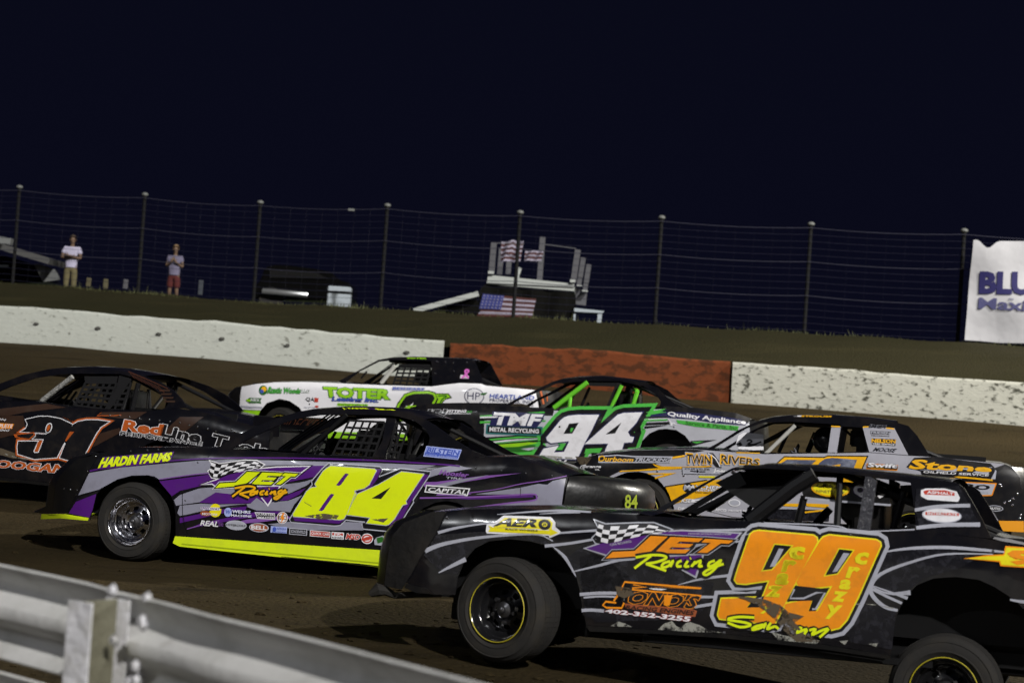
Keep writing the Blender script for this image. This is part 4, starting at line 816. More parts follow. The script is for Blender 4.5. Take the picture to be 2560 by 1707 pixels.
S_('sponsor_decal', hp, TX(NAVY, 'HP', X('H 1705 335 1795 340 1790 392 1702 386'), 3.2, 0.0), TX(BLUE, 'HEARTLAND', X('H 1865 348 2175 362 2170 390 1860 376'), 3, 0.03), TX(NAVY, 'PROPERTIES, INC.', X('H 1862 382 2168 396 2164 420 1858 404'), 3, 0.01), TX(NAVY, 'Building and Remodeling', X('H 1845 412 2170 424 2168 436 1845 424'), 3, 0.01))
S_('sponsor_decal', RB(PINK, X('H 1665 238 1690 215 1712 190 1705 180 1690 185 1695 210 1712 238'), 0.03, 2), PG(WHT, X('H 1655 215 1715 222 1712 242 1690 238 1655 240'), 1.4), TX(PINK, 'HOPE', X('H 1660 220 1710 226 1708 238 1660 234'), 3, 0.02), b=gh)
c.decal('roof_lettering', FLAT(TX(LIME, 'TOTER', X('H 1280 94 1420 96 1418 105 1278 103'), 2, 0.06)), gh)
c.rivets('panel_bolts', 'H 1495 121 1550 123 1603 130 1478 203 1610 190 1700 130 1790 120 1850 130', 0.014)
bm = bmesh.new(); c.tube(bm, 'H 2215 330 2235 420', 0.02, 0.02); c.tube(bm, 'H 2260 345 2262 400', 0.1, 0.012); c.obj('tail_glints', bm, RUST)  # orange glints on the rear bumper, made as coloured tubes

# ================================================================== green, white and black car
c = Car('stock_car', 'black, green and silver stock car with white number 94 and lime green roll cage bars', (1665.6, 1170), 26.4, 10, -0.3, 0)
CARS.append(c)
c.set_top('H 1280 500 1310 455 1400 438 1500 427 1700 424 2000 428 N 160 310 580 332 720 342 960 342 1450 320 1700 332 2000 372 2110 410')
c.nose_x = -3.2; c.kn = 0.5; c.tail_x = 0.8; c.kt = 0.3
body = c.panel('body_panel', X('H 1280 500 1310 455 1400 438 1500 427 1700 424 2000 428 N 160 310 580 332 720 342 960 342 1450 320 1700 332 2000 372 2110 410 2120 560 2110 800 1700 760 1670 640 1655 590 1610 530 1540 485 1460 475 1400 480 1330 510 1270 570 1250 640 1235 740 900 780 100 740 C 905 330 880 260 820 190 760 150 680 138 600 150 540 200 510 270 480 330 400 330 390 180'), m=paint('silver_wrap', (0.44, 0.45, 0.50), 0.15))
c.panel('rocker_panel', X('N 100 742 900 782 1235 742 1232 780 900 820 100 780'), m=PLAST, off=0.01)
c.loft('nose_cover', c.L('H 1280 500') + c.L('C 390 180 400 330'), PLAST, bulge=-0.2, n=11)
c.loft('hood', c.L('H 1280 500 1310 455 1400 438 1500 427 1700 424 2000 428 N 230 312'), BLACKP, zc=0.03, n=11)
c.loft('rear_deck', c.L('N 1590 326 1700 334 2000 374 2110 412'), BLACKP, zc=0.02, n=11)
c.loft('tail_panel', c.L('N 2110 410 2120 560 2110 800'), PLAST, bulge=0.2, n=11)
gh = c.panel('greenhouse', X('N 160 308 270 248 400 188 560 110 640 86 780 71 940 69 1090 86 1300 112 1395 160 1450 215 1530 280 1600 326 1450 318 960 340 720 340 580 330'), [X('N 215 308 300 252 420 202 600 120 850 100 1090 102 1280 140 1380 210 1418 262 1410 295 1340 316 960 335 720 335 580 325')], BLACKP, t=0.03)
c.loft('roof', c.L('N 560 110 640 86 780 71 940 69 1090 86 1300 112'), BLACKP, zc=0.03, t=0.02, n=11)
c.panel('pillar', X('N 1068 112 1112 118 1045 328 975 333'), m=DARK, off=-0.03, t=0.03)
c.panel('net_band', X('N 860 98 1080 105 1065 145 850 138'), m=NETM, off=-0.04, t=0.02, mirror=False)
c.chassis(-3.5, 1.2, cowl=-1.75, rearw=-0.1, f0=-2.78)
c.cage(-1.3, -0.55, 0.4, c.L('N 940 69')[0][1] - 0.02, [('N 860 150 780 330', 0.5, 0.02), ('N 1170 170 1125 315', 0.5, 0.03)], r=0.02)
bm = bmesh.new(); c.tube(bm, 'N 842 112 578 312', 0.1, 0.034); c.tube(bm, 'N 708 215 700 330', 0.1, 0.026); c.tube(bm, 'N 1110 135 1020 325', 0.12, 0.026); c.tube(bm, 'N 1232 182 1190 322', 0.12, 0.03); c.tube(bm, 'N 1232 182 1205 165', [0.12, 0.4], 0.03)
for k in range(4): c.tube(bm, f'N {745 - 15*k} {200 + 12*k} {690 - 22*k} {290 + 8*k}', 1.4, 0.016)
c.obj('green_cage_bars', bm, LIMEP)
c.left_wheel_at(-2.76, 0.0, 10, RIMB, HUBM, YSTR); c.left_wheel_at(0.0, -0.02, 0, RIMB, HUBM, mat('lime_ring', (0.2, 0.5, 0.02), 0.5))
c.sh = ('N 1110 265', 0.6)
st = [PG(BLK, X('C 400 60 620 90 860 85 915 120 910 330 880 260 820 190 760 150 680 138 600 150 540 200 500 300 440 330 395 330'), 1.1), PG(BLK, X('H 1290 490 1310 456 1400 440 1500 429 1700 426 2000 430 N 160 312 580 334 570 372 200 362 0 372 C 860 80 620 110 400 150'), 1), PG(BLK, X('N 0 395 250 380 500 392 500 405 200 398 0 412'), 1.4), PG(GRN, X('N 0 372 300 352 500 340 510 350 300 368 0 388'), 1.6), PG(GRN, X('N 0 415 520 408 510 420 0 432'), 1.6),
 PG(BLK, X('N 0 545 300 525 530 520 500 545 200 560 0 590'), 1.2), PG(BLK, X('N 50 598 480 560 480 575 60 615'), 1.3), PG(GRN, X('N 20 560 300 535 520 540 300 548 30 572'), 1.6), PG(GRN, X('N 60 590 480 555 500 580 520 610 460 690 300 700 150 640'), 1.15), PG(DGRN, X('N 100 620 400 600 470 605 450 650 300 660 180 650'), 1.4), PG(LIME, X('N 130 600 380 580 460 585 300 615 140 622'), 1.8), PG(SLV, X('N 320 632 420 620 480 606 500 620 380 645'), 2), PG(BLK, X('N 250 700 460 690 470 740 250 745'), 1.5),
 RB(BLK, X('N 1440 318 1700 331 2000 371 2112 411'), 0.07, 1.15, 0), RB(BLK, X('H 1290 480 1310 456 1400 439 1500 428 1700 425 2000 429 N 160 311 580 333'), 0.06, 1.15, 0), PG(NAVY, X('N 1440 322 1700 334 2000 374 2110 412 2080 450 1850 430 1660 400 1520 392 1290 378 1330 350'), 1.2), PG(BLK, X('N 1290 380 1470 378 1470 388 1290 394'), 1.8), PG(GRN, X('N 1280 405 1470 398 1470 410 1280 418'), 1.8), PG(BLK, X('N 1270 430 1480 420 1490 440 1270 448'), 1.8), PG(GRN, X('N 1300 345 1460 316 1420 340 1465 345 1300 370'), 2.4), PG(GRN, X('N 1540 405 2030 455 2020 490 1700 460 1550 432'), 2), PG(BLK, X('N 1650 570 1860 560 1760 585 1660 612'), 1.8), PG(GRN, X('N 1660 578 1760 572 1700 590'), 2.2), PG(BLK, X('N 1290 455 1480 445 1400 460 1290 475'), 1.8),
 PG(WHT, X('N 0 380 220 372 480 378 300 384 0 392'), 1.9), PG(WHT, X('N 1290 398 1460 392 1460 398 1290 404'), 2), PG(WHT, X('N 60 578 300 556 490 548 300 562 70 590'), 1.9)]
c.decal('livery', st, body)
g9 = X('N 935 365 775 365 700 372 660 385 630 410 520 545 528 570 555 588 700 572 660 655 580 660 620 605 500 630 455 700 750 715 775 690 820 590 880 480')
h9 = [X('N 700 435 775 428 725 512 655 515')]
g4 = X('N 1275 345 1130 350 1080 365 820 595 1005 590 970 672 1105 675 1130 585 1195 580 1210 540 1180 535 1160 500 1225 430')
h4 = [X('N 1110 425 1060 510 985 520')]
c.decal('number_decal', [GR(GRN, g9, 0.115, 2), GR(GRN, g4, 0.115, 2.2), GR(BLK, g9, 0.07, 2.8), GR(BLK, g4, 0.07, 3.0), GR(NAVY, g9, 0.014, 3.6), GR(NAVY, g4, 0.014, 3.8), PG(WHT, g9, 4.6, h9), PG(WHT, g4, 4.6, h4), PG(BLK, h9[0], 4.2), PG(BLK, h4[0], 4.2), PG(GRN, X('N 712 470 735 467 722 498 708 500'), 5), PG(GRN, X('N 830 632 960 625 935 668 820 670'), 4.2), PG(GRN, X('N 600 620 660 612 645 640 590 640'), 4.4), PG(DUST, X('N 480 680 740 700 740 712 470 700'), 5.2)], body)
S_ = lambda n, *it, b=None: c.decal(n, FLAT(*it), b or body)
S_('sponsor_decal', TX(BLK, 'J&J', X('C 495 70 635 68 625 108 480 108'), 2.8, 0.08, out=0.03, outm=WHT), TX(WHT, 'FITTING', X('C 650 72 785 72 775 90 640 90'), 2.8, 0.06), TX(GRN, 'LLC', X('C 790 78 825 78 822 92 786 92'), 2.8, 0.04), TX(WHT, 'CUSTOM FABRICATION', X('C 640 92 815 94 810 104 638 102'), 2.8, 0.02), PG(GRN, X('C 455 95 490 78 485 105'), 2.4))
S_('sponsor_decal', GR(NAVY, X('N 108 350 480 365 475 410 440 455 90 440'), 0.02, 2.4), TX(WHT, 'TMF', X('N 120 352 488 368 450 450 95 438'), 3.6, 0.07, out=0.05, outm=NAVY), GR(mat('teal_edge', (0.02, 0.14, 0.14), 0.4), X('N 62 452 480 470 478 520 58 504'), 0.02, 2.0), PG(BLK, X('N 62 452 480 470 478 520 58 504'), 2.8), TX(WHT, 'METAL RECYCLING', X('N 78 462 462 480 460 510 76 494'), 3.6, 0.05))
S_('sponsor_decal', TX(WHT, 'Quality Appliance', X('N 1475 340 2085 408 2078 448 1470 380'), 3.4, 0.05), TX(DGRN, 'Service & Parts, Inc.', X('N 1615 414 2030 456 2022 490 1612 446'), 3.4, 0.03), TX(WHT, 'Y', X('N 1470 395 1540 440 1530 455 1470 445'), 3.4, 0.05))
S_('sponsor_decal', TX(WHT, 'BRIAN', X('N 430 712 680 720 650 755 405 750'), 3.4, 0.08, out=0.03, outm=BLK))
c.rivets('panel_bolts', 'N 712 385 940 408 562 650 1520 460 1060 705', 0.012, m=HUBM)

# ================================================================== grey and yellow car
c = Car('stock_car', 'silver, black and golden yellow stock car with lettered flanks behind the nearest car', (X('G 480 310')[0][0], X('G 480 310')[0][1] + 98), 20.8, 12, -1, 0, tumble=0.35)
CARS.append(c)
c.set_top('N 735 745 780 715 920 672 1200 642 1480 636 1700 636 G 800 204 1090 223 1440 219 1600 216 1790 231 1900 236 2250 271 2295 286')
c.nose_x = -0.35; c.kn = 0.6; c.tail_x = 3.6; c.kt = 0.3
body = c.panel('body_panel', X('N 735 745 780 715 920 672 1200 642 1480 636 1700 636 G 800 204 1090 223 1440 219 1600 216 1790 231 1900 236 2250 271 2292 285 2330 330 2348 430 2350 545 2230 545 2180 560 2060 580 2010 470 1930 400 1840 370 1750 375 1660 420 1610 500 1590 570 1403 561 1100 547 665 528 655 515 650 480 620 400 570 340 520 315 480 308 420 312 360 335 310 400 290 480 230 480 200 420 195 330'), m=paint('silver_brushed', (0.36, 0.36, 0.41), 0.15))
c.panel('rocker_panel', X('G 665 530 1100 549 1403 563 1590 573 1588 606 1403 596 1100 580 665 560'), m=mat('orange_panel', (0.75, 0.30, 0.006), 0.4), off=0.012)
c.panel('rear_skirt', X('G 2228 546 2350 548 2352 602 2245 596'), m=mat('orange_panel', (0.75, 0.30, 0.006), 0.4), off=0.012)
c.loft('nose_cover', c.L('N 735 745 G 195 330 200 420 230 480'), PLAST, bulge=-0.2, n=11)
c.loft('hood', c.L('N 735 745 780 715 920 672 1200 642 1480 636 1700 636 G 860 208'), BLACKP, zc=0.03, n=11)
c.loft('rear_deck', c.L('G 1890 236 2250 271 2292 285'), BLACKP, zc=0.02, n=11)
c.loft('tail_panel', c.L('G 2292 285 2330 330 2348 430 2350 545'), PLAST, bulge=0.2, n=15)
gh = c.panel('greenhouse', X('G 800 203 870 165 960 108 1060 62 1130 46 1200 41 1420 39 1600 52 1730 69 1790 86 1830 130 1880 210 1895 235 1790 229 1600 214 1440 217 1090 221'), [X('G 835 202 1000 100 1085 70 1230 66 1462 80 1460 100 1440 214 1090 217'), X('G 1470 88 1566 94 1592 210 1444 214')], BLACKP, t=0.03)
c.loft('roof', c.L('G 1060 62 1130 46 1200 41 1420 39 1600 52 1730 69'), BLACKP, zc=0.03, t=0.02, n=11)
c.panel('pillar', X('G 1416 88 1462 90 1444 216 1398 219'), m=paint('silver_brushed', (0.36, 0.36, 0.41), 0.15), off=0.0, t=0.035)
c.chassis(-0.7, 4.0, cowl=1.0, rearw=2.75)
c.cage(1.55, 2.3, 3.2, c.L('G 1300 40')[0][1] - 0.02, [('T 440 160 650 340', 0.5, 0.014), ('G 1200 130 1160 215', 0.9, 0.02), ('G 1340 120 1300 215', 1.0, 0.03)])
bm = bmesh.new(); c.tube(bm, 'G 1240 84 1097 222', 0.1, 0.022); c.obj('padded_bar', bm, mat('white_tape', (0.45, 0.45, 0.42)))
c.left_wheel_at(0.0, 0.0, 10, RIMB, HUBM, YSTR); c.left_wheel_at(2.80, -0.02, 0, RIMB, HUBM, YSTR)
c.sh = ('G 1390 160', 0.6)
lv = [PG(BLK, X('N 737 745 780 717 920 674 1200 644 1480 638 1700 638 G 800 206 700 225 640 240 560 270 600 285 560 300 400 300 340 330 290 420 230 478 202 420 197 332'), 1), PG(GOLD, X('R 1330 450 1420 475 1620 478 1890 468 1900 478 1620 498 1420 508 1020 528 1025 516 1200 508 1400 490 1360 475'), 2), PG(GOLD, X('R 1280 540 1560 538 1360 595 1355 580 1460 550 1300 552'), 2), RB(GOLD, X('R 1520 395 1640 375'), 0.02, 2, 0), RB(BLK, X('R 1450 668 1850 605'), 0.012, 3, 0), PG(GOLD, X('R 1455 670 1850 607 1990 600 2040 660 1980 720 1760 775 1590 815 1525 838 1490 740'), 2), PG(YEL, X('R 1770 565 1930 568 1920 585 1775 582'), 2.4),
 PG(BLK, X('G 2050 345 2260 272 2292 286 2330 332 2348 430 2350 545 2230 545 2190 480 2100 420'), 1), RB(GOLD, X('G 1980 350 2030 335 2200 350'), 0.018, 2), RB(GOLD, X('N 480 770 600 715 590 760'), 0.012, 3, 0), PG(MUD, X('R 600 380 760 390 700 470 640 450'), 3), PG(DUST, X('R 1560 920 1700 910 1800 940 2000 960 1900 975 1600 940'), 3), RB(GOLD, X('R 2130 345 2352 350'), 0.010, 2, 0), PG(GOLD, X('E 1600 338 1725 340 1705 364 1590 358'), 2), PG(GOLD, X('E 1760 336 1955 345 1940 374 1780 360'), 2), PG(GOLD, X('E 1760 402 1945 380 1938 394 1765 414'), 2), PG(CHAR, X('E 1480 380 1960 390 1950 480 1450 465'), 1.5)]  # last charcoal patch paints in the dark seen through the nearest car's cabin
c.decal('livery', lv, body)
c.decal('pillar_graphics', [PG(paint('silver_brushed', (0.36, 0.36, 0.41), 0.15), X('G 1568 92 1722 96 1790 228 1600 213'), 1), RB(GOLD, X('T 660 158 720 152'), 0.014, 2, 0), RB(GOLD, X('T 905 166 990 176'), 0.014, 2, 0), RB(GOLD, X('T 328 148 422 152'), 0.014, 2, 0)], gh)
S_ = lambda n, *it, b=None: c.decal(n, FLAT(*it), b or body)
S_('sponsor_decal', GR(SLV, X('R 830 385 1000 375 1170 388 1510 392 1495 432 830 430'), 0.012, 2.4), PG(BLK, X('R 830 385 1000 375 1170 388 1510 392 1495 432 830 430'), 3), TX(GOLD, 'Ourboom', X('R 830 372 1165 395 1140 435 815 428'), 4, 0.035), TX(SLV, 'TRUCKING', X('R 1175 395 1505 398 1490 428 1155 428'), 4, 0.05))
S_('sponsor_decal', TX(WHT, 'Strange', X('R 680 462 848 465 840 495 665 495'), 3, 0.05), TX(WHT, 'OIL', X('R 790 498 835 500 832 514 788 512'), 3, 0.03), RB(WHT, X('R 700 460 655 475 660 498 690 495'), 0.008, 3.2))
S_('sponsor_decal', TX(GOLD, 'TWIN', X('R 1650 350 1895 372 1895 455 1650 450'), 4, 0.06, out=0.05, outm=LGREY), TX(BLK, 'TWIN', X('R 1660 360 1885 382 1885 448 1660 442'), 4.8, 0.02), TX(GOLD, 'RIVERS', X('R 1980 360 2352 405 2345 465 1975 452'), 4, 0.06, out=0.05, outm=LGREY), TX(BLK, 'RIVERS', X('R 1990 368 2345 412 2338 458 1986 446'), 4.8, 0.02), PG(BLK, X('R 1850 345 1910 350 1960 420 1990 490 1940 480 1900 440 1890 380'), 3), RB(WHT, X('R 1860 352 1930 400 1975 480'), 0.01, 3.6))
S_('sponsor_decal', GR(BLK, X('R 1615 485 1900 490 2010 520 1960 550 1620 545'), 0.004, 2.2), PG(LGREY, X('R 1615 485 1900 490 2010 520 1960 550 1620 545'), 2.8), TX(BLK, 'CHRYSLER', X('R 1640 488 1880 498 1878 515 1638 505'), 3.4, 0.03), EL(BLK, 1760, 522, 12, 14, 'R', 3.4), RB(BLK, X('R 1690 518 1745 524'), 0.012, 3.4, 0), RB(BLK, X('R 1775 526 1835 526'), 0.012, 3.4, 0), TX(WHT, 'Jeep', X('R 1915 495 2050 505 2040 545 1910 535'), 3.4, 0.06, out=0.02, outm=BLK))
S_('sponsor_decal', TX(WHT, 'MAYCHEM', X('R 1640 650 1990 662 1980 690 1635 690'), 3.4, 0.05, out=0.05, outm=BLK), TX(WHT, 'MACHINE', X('R 1740 690 1990 695 1985 715 1735 710'), 3.4, 0.05, out=0.05, outm=BLK), EL(BLK, 1670, 680, 50, 45, 'R', 2.4), TX(LGREY, 'M', X('R 1635 655 1700 660 1695 705 1630 700'), 3.8, 0.04), TX(BLK, 'TONY BENTO', X('R 1735 715 1905 722 1900 735 1730 728'), 3.4, 0.03))
S_('sponsor_decal', TX(WHT, 'KSE', X('R 1620 782 1700 785 1690 818 1605 815'), 3.4, 0.06, out=0.03, outm=BLK), PG(WHT, X('R 1705 786 1810 790 1805 800 1740 800 1735 808 1800 808 1795 816 1695 815'), 3), TX(WHT, 'REAL', X('R 1860 780 2030 788 2015 822 1845 818'), 3.4, 0.06, out=0.03, outm=BLK), EL(WHT, 2110, 820, 58, 35, 'R', 2.4), EL(LGREY, 2110, 820, 48, 26, 'R', 2.8))
for tx_, q_ in (('DRP', 'R 1580 862 1670 868 1665 892 1575 886'), ('WEHRS', 'R 1690 868 1800 875 1798 895 1688 888'), ('FK', 'R 1815 865 1905 875 1900 905 1810 895'), ('AFCO', 'R 1930 872 2035 880 2030 905 1928 898'), ('PYROTECT', 'R 2055 885 2175 890 2172 908 2052 903'), ('MSD', 'R 2195 888 2285 895 2280 915 2190 908')):
    S_('sponsor_decal', TX(WHT, tx_, X(q_), 3, 0.05))
s1 = X('G 1150 275 1190 242 1370 245 1330 300 1290 330 1260 300 1280 270'); s7 = X('G 1335 290 1370 250 1400 238 1582 240 1560 290 1500 400 1440 400 1490 300')
c.decal('number_decal', [GR(BLK, s1, 0.02, 2), GR(BLK, s7, 0.02, 2.2), GR(GOLD, s1, 0.008, 2.8), GR(GOLD, s7, 0.008, 3), PG(mat('marble_navy', (0.05, 0.06, 0.11), 0.3, dirt=0.9, dcol=(0.25, 0.27, 0.33), dscale=12), X('T 200 535 260 490 340 478 600 500 560 600 420 600 380 560 280 575 190 570'), 3.8), PG(mat('marble_navy', (0.05, 0.06, 0.11)), X('G 1165 272 1200 250 1345 252 1300 290 1230 300'), 3.8), PG(GOLD, X('T 330 560 430 545 400 600 340 590'), 4.4)], body)
S_('sponsor_decal', PG(BLK, X('T 705 560 1030 575 1020 605 702 595'), 2.4), RB(ORG, X('T 705 540 1030 560 1022 608 700 592 705 540'), 0.008, 2.8, 0), TX(WHT, 'Swift', X('T 725 530 1020 548 1010 585 715 572'), 4, 0.06, out=0.03, outm=BLK), TX(GOLD, 'ROOFING', X('T 750 578 880 585 878 592 748 588'), 4, 0.03))
S_('sponsor_decal', GR(BLK, X('T 1160 560 1210 500 1400 490 1990 560 2030 600 1990 680 1890 690 1300 640 1290 600'), 0.022, 2.2), GR(SLV, X('T 1280 615 1300 640 1890 695 2040 690 2050 620 2010 590'), 0.012, 1.8), TX(GOLD, 'Stone', X('T 1200 495 2010 565 1990 625 1150 590'), 4, 0.06), TX(WHT, 'OILFIELD SERVICE', X('T 1300 612 1985 650 1975 672 1295 636'), 4, 0.04))
S_('sponsor_decal', GR(ORG, X('T 1600 735 2050 755 2010 865 1930 868 1700 840'), 0.012, 2.2), PG(SLV, X('T 1600 735 2050 755 2010 865 1930 868 1700 840'), 2.8), TX(BLK, 'PRO', X('T 1640 745 2000 770 1975 815 1620 790'), 3.8, 0.08), TX(LGREY, 'GRAPHICS', X('T 1800 830 1980 840 1975 860 1795 850'), 3.8, 0.03))
S_('sponsor_decal', EL(SLV, 2050, 1008, 85, 32, 'T', 2.2), EL(BLK, 2050, 1008, 75, 25, 'T', 2.6), TX(WHT, 'AUTO', X('T 1990 995 2105 1000 2100 1025 1985 1018'), 3.2, 0.05))
S_('sponsor_decal', TX(CHAR, 'IMCA', X('T 745 130 930 140 890 170 725 162'), 3, 0.07, out=0.02, outm=SLV), PG(BLK, X('T 740 195 955 205 940 235 738 228'), 2), TX(SLV, 'FRIESEN', X('T 748 200 948 210 940 230 745 222'), 3, 0.04), TX(CHAR, 'PERFORMANCE', X('T 750 238 940 246 936 258 748 250'), 3, 0.02), PG(BLK, X('T 752 275 1010 285 1000 355 755 340'), 2), TX(GOLD, 'NELSON', X('T 755 280 1005 290 1000 325 752 315'), 3, 0.07), TX(WHT, 'TREE SERVICE', X('T 762 322 995 332 990 348 760 338'), 3, 0.03), TX(CHAR, 'MOOSE', X('T 795 370 1018 385 985 420 765 408'), 3, 0.06, out=0.02, outm=SLV), b=gh)
# sheet with the driver's face is left plain: pale disc on the right-hand window board
c.decal('roof_lettering', FLAT(TX(GOLD, 'STROUSS', X('T 20 34 335 38 330 52 15 48'), 2, 0.07), TX(WHT, 'J', X('T -60 34 10 36 5 48 -60 46'), 2, 0.05)), gh)
wb = c.panel('window_board', X('R 2110 180 2160 150 2352 170 2352 320 2120 325 2085 260'), m=WHTP, off=-0.45, t=0.006, mirror=False)
c.decal('board_lettering', [dict(i_, off=-0.444) for i_ in FLAT(brush(BLK, [X('R 2095 270 2130 250 2120 280 2145 265'), X('R 2190 235 2215 222 2240 240 2200 262 2260 265 2330 240'), X('R 2180 280 2240 278 2290 262')], 0.016, 2), TX(BLK, 'MAVERICK', X('R 2110 310 2260 322 2255 335 2108 325'), 2, 0.05))], wb)
c.rivets('panel_bolts', 'T 2110 780 2100 760 2280 860 2235 910 2200 935 2150 955 2225 980 2320 1080 2310 1110 R 1630 562 1380 522 450 100 1800 430', 0.012)
# ------------------------------------------------------------------ ground
def base_h(y): return interp([(-30, -0.1), (0, -0.08), (8, 0.0), (13, 0.03), (17, 0.11), (21, 0.26), (26, 0.52), (31, 0.66), (36, 1.05), (42, 1.78), (60, 3.4)], y)
CON = [p for c_ in CARS for p in c_.contacts]
_N = len(CON); _A = np.zeros((_N, _N)); _b = np.zeros(_N); SIG = 1.5
for i, p in enumerate(CON):
    _b[i] = p.z - 0.004 - base_h(p.y)
    for j, q in enumerate(CON): _A[i, j] = math.exp(-((p.x - q.x) ** 2 + (p.y - q.y) ** 2) / (2 * SIG ** 2))
_w = np.linalg.solve(_A + 1e-3 * np.eye(_N), _b)
print('GROUND fit residuals', [round(float(v), 2) for v in _b])
def ground(x, y):
    return base_h(y) + sum(float(w_) * math.exp(-((p.x - x) ** 2 + (p.y - y) ** 2) / (2 * SIG ** 2)) for w_, p in zip(_w, CON))
for c_ in CARS: c_.right_wheels(ground)

def dirt_mat(name, a, b, d, scale, bump):
    m = bpy.data.materials.new(name); m.use_nodes = True; n = m.node_tree.nodes; l = m.node_tree.links; bs = n['Principled BSDF']
    tc = n.new('ShaderNodeTexCoord'); mp = n.new('ShaderNodeMapping'); mp.inputs['Scale'].default_value = (0.24, 1.0, 1.0)
    l.new(tc.outputs['Object'], mp.inputs['Vector'])
    n1 = n.new('ShaderNodeTexNoise'); n1.inputs['Scale'].default_value = scale; n1.inputs['Detail'].default_value = 9; n1.inputs['Roughness'].default_value = 0.62
    n2 = n.new('ShaderNodeTexNoise'); n2.inputs['Scale'].default_value = scale * 0.22; n2.inputs['Detail'].default_value = 4
    n3 = n.new('ShaderNodeTexNoise'); n3.inputs['Scale'].default_value = 22; n3.inputs['Detail'].default_value = 8
    for q in (n1, n2): l.new(mp.outputs[0], q.inputs['Vector'])
    l.new(tc.outputs['Object'], n3.inputs['Vector'])
    r1 = n.new('ShaderNodeMapRange'); r1.inputs['From Min'].default_value = 0.35; r1.inputs['From Max'].default_value = 0.65; l.new(n2.outputs['Fac'], r1.inputs['Value'])
    m1 = n.new('ShaderNodeMix'); m1.data_type = 'RGBA'; m1.inputs['A'].default_value = (*a, 1); m1.inputs['B'].default_value = (*b, 1); l.new(r1.outputs[0], m1.inputs['Factor'])
    r2 = n.new('ShaderNodeMapRange'); r2.inputs['From Min'].default_value = 0.54; r2.inputs['From Max'].default_value = 0.70; r2.inputs['To Max'].default_value = 0.8; l.new(n1.outputs['Fac'], r2.inputs['Value'])
    m2 = n.new('ShaderNodeMix'); m2.data_type = 'RGBA'; m2.inputs['B'].default_value = (*d, 1); l.new(m1.outputs['Result'], m2.inputs['A']); l.new(r2.outputs[0], m2.inputs['Factor'])
    l.new(m2.outputs['Result'], bs.inputs['Base Color']); bs.inputs['Roughness'].default_value = 0.9; bs.inputs['Specular IOR Level'].default_value = 0.06
    ad = n.new('ShaderNodeMath'); ad.operation = 'ADD'; l.new(n1.outputs['Fac'], ad.inputs[0]); l.new(n3.outputs['Fac'], ad.inputs[1])
    bp = n.new('ShaderNodeBump'); bp.inputs['Strength'].default_value = bump; bp.inputs['Distance'].default_value = 0.06; l.new(ad.outputs[0], bp.inputs['Height']); l.new(bp.outputs['Normal'], bs.inputs['Normal'])
    return m
TRACK = dirt_mat('track_clay', (0.036, 0.0265, 0.0125), (0.023, 0.0172, 0.008), (0.008, 0.006, 0.003), 2.4, 0.55)
BERM = dirt_mat('berm_soil', (0.027, 0.024, 0.012), (0.021, 0.020, 0.0095), (0.034, 0.030, 0.014), 1.2, 0.6)
FIELD = dirt_mat('field_grass', (0.020, 0.028, 0.012), (0.015, 0.02, 0.01), (0.03, 0.03, 0.015), 0.8, 0.4)

# line of the outer wall, from the photo, and of the fence behind it
wall_top = X('S -400 735 I 0 1090 560 1125 1200 1180 1800 1225 2352 1270 K 0 1090 370 1118 700 1140 1600 1190 2352 1258 L 570 942 1200 985 2352 1070 S 2900 985')
def wd(x): return interp([(-400, 47.5), (0, 46), (1120, 42.6), (1830, 40.2), (2560, 38.6), (2900, 38.0)], x)
WP = [at(q, wd(q[0])) for q in wall_top]
def wall_line(x):
    """y and top z of the wall at world x"""
    return interp([(p.x, p.y) for p in WP], x), interp([(p.x, p.z) for p in WP], x)
post_top = [(q[0] * 2560 / 2352, q[1] * 2560 / 2352) for q in ((-245, 414), (45, 430), (333, 447), (598, 465), (890, 472), (1195, 488), (1520, 500), (1863, 515), (2215, 530), (2575, 545))]
FD = [52.5, 51, 50, 49, 47.8, 46.7, 45.8, 45, 44, 43]
FP = [at(q, d) for q, d in zip(post_top, FD)]
def crest(x): return interp([(p.x, p.y) for p in FP], x), interp([(p.x, p.z - 2.46) for p in FP], x)

def seq(spec):
    out = []
    for a, b, st in spec:
        v = a
        while v < b - 1e-6: out.append(v); v += st
    return out
nz = lambda x, y, s, a: a * (math.sin(x * 1.7 * s + 1.3 * math.sin(y * 0.9 * s)) + math.sin(y * 2.3 * s + x * 0.6 * s)) * 0.5
XS = seq([(-400, -40, 40), (-40, -16, 2), (-16, 16, 0.3), (16, 40, 2), (40, 401, 40)])
bm = bmesh.new()
YS = seq([(-60, 0, 8), (0, 3, 1), (3, 36, 0.3)])
P_ = []
for y in YS: P_.append([Vector((x, y, ground(x, y) + nz(x, y, 1, 0.006))) for x in XS])
for k in range(1, 13):
    row = []
    for x in XS:
        wy, wz = wall_line(x); y = YS[-1] + (wy - 0.1 - YS[-1]) * k / 12
        t = k / 12; za = base_h(36); zb = wz - 0.83
        row.append(Vector((x, y, za + (zb - za) * (t ** 1.25) + nz(x, y, 1, 0.012))))
    P_.append(row)
P_.append([v + Vector((0, 0.5, 0)) for v in P_[-1]])
sheet_grid(bm, P_)
tag(mesh_obj('track', bm, TRACK, angle=180), kind='structure')
bm = bmesh.new(); P_ = []
for k in range(0, 15):
    row = []
    for x in XS:
        wy, wz = wall_line(x); cy, cz = crest(x); t = k / 14
        y = wy + 0.28 + (cy - wy - 0.1) * t; z = wz - 0.12 + (cz - wz + 0.12) * (1 - (1 - t) ** 1.5) + nz(x, y, 1.5, 0.03) * (1 if k else 0)
        row.append(Vector((x, y, z)))
    P_.append(row)
for dy, dz in ((0.8, -0.05), (2.0, -0.35), (4, -0.45)):
    P_.append([Vector((x, crest(x)[0] + dy, crest(x)[1] + dz)) for x in XS])
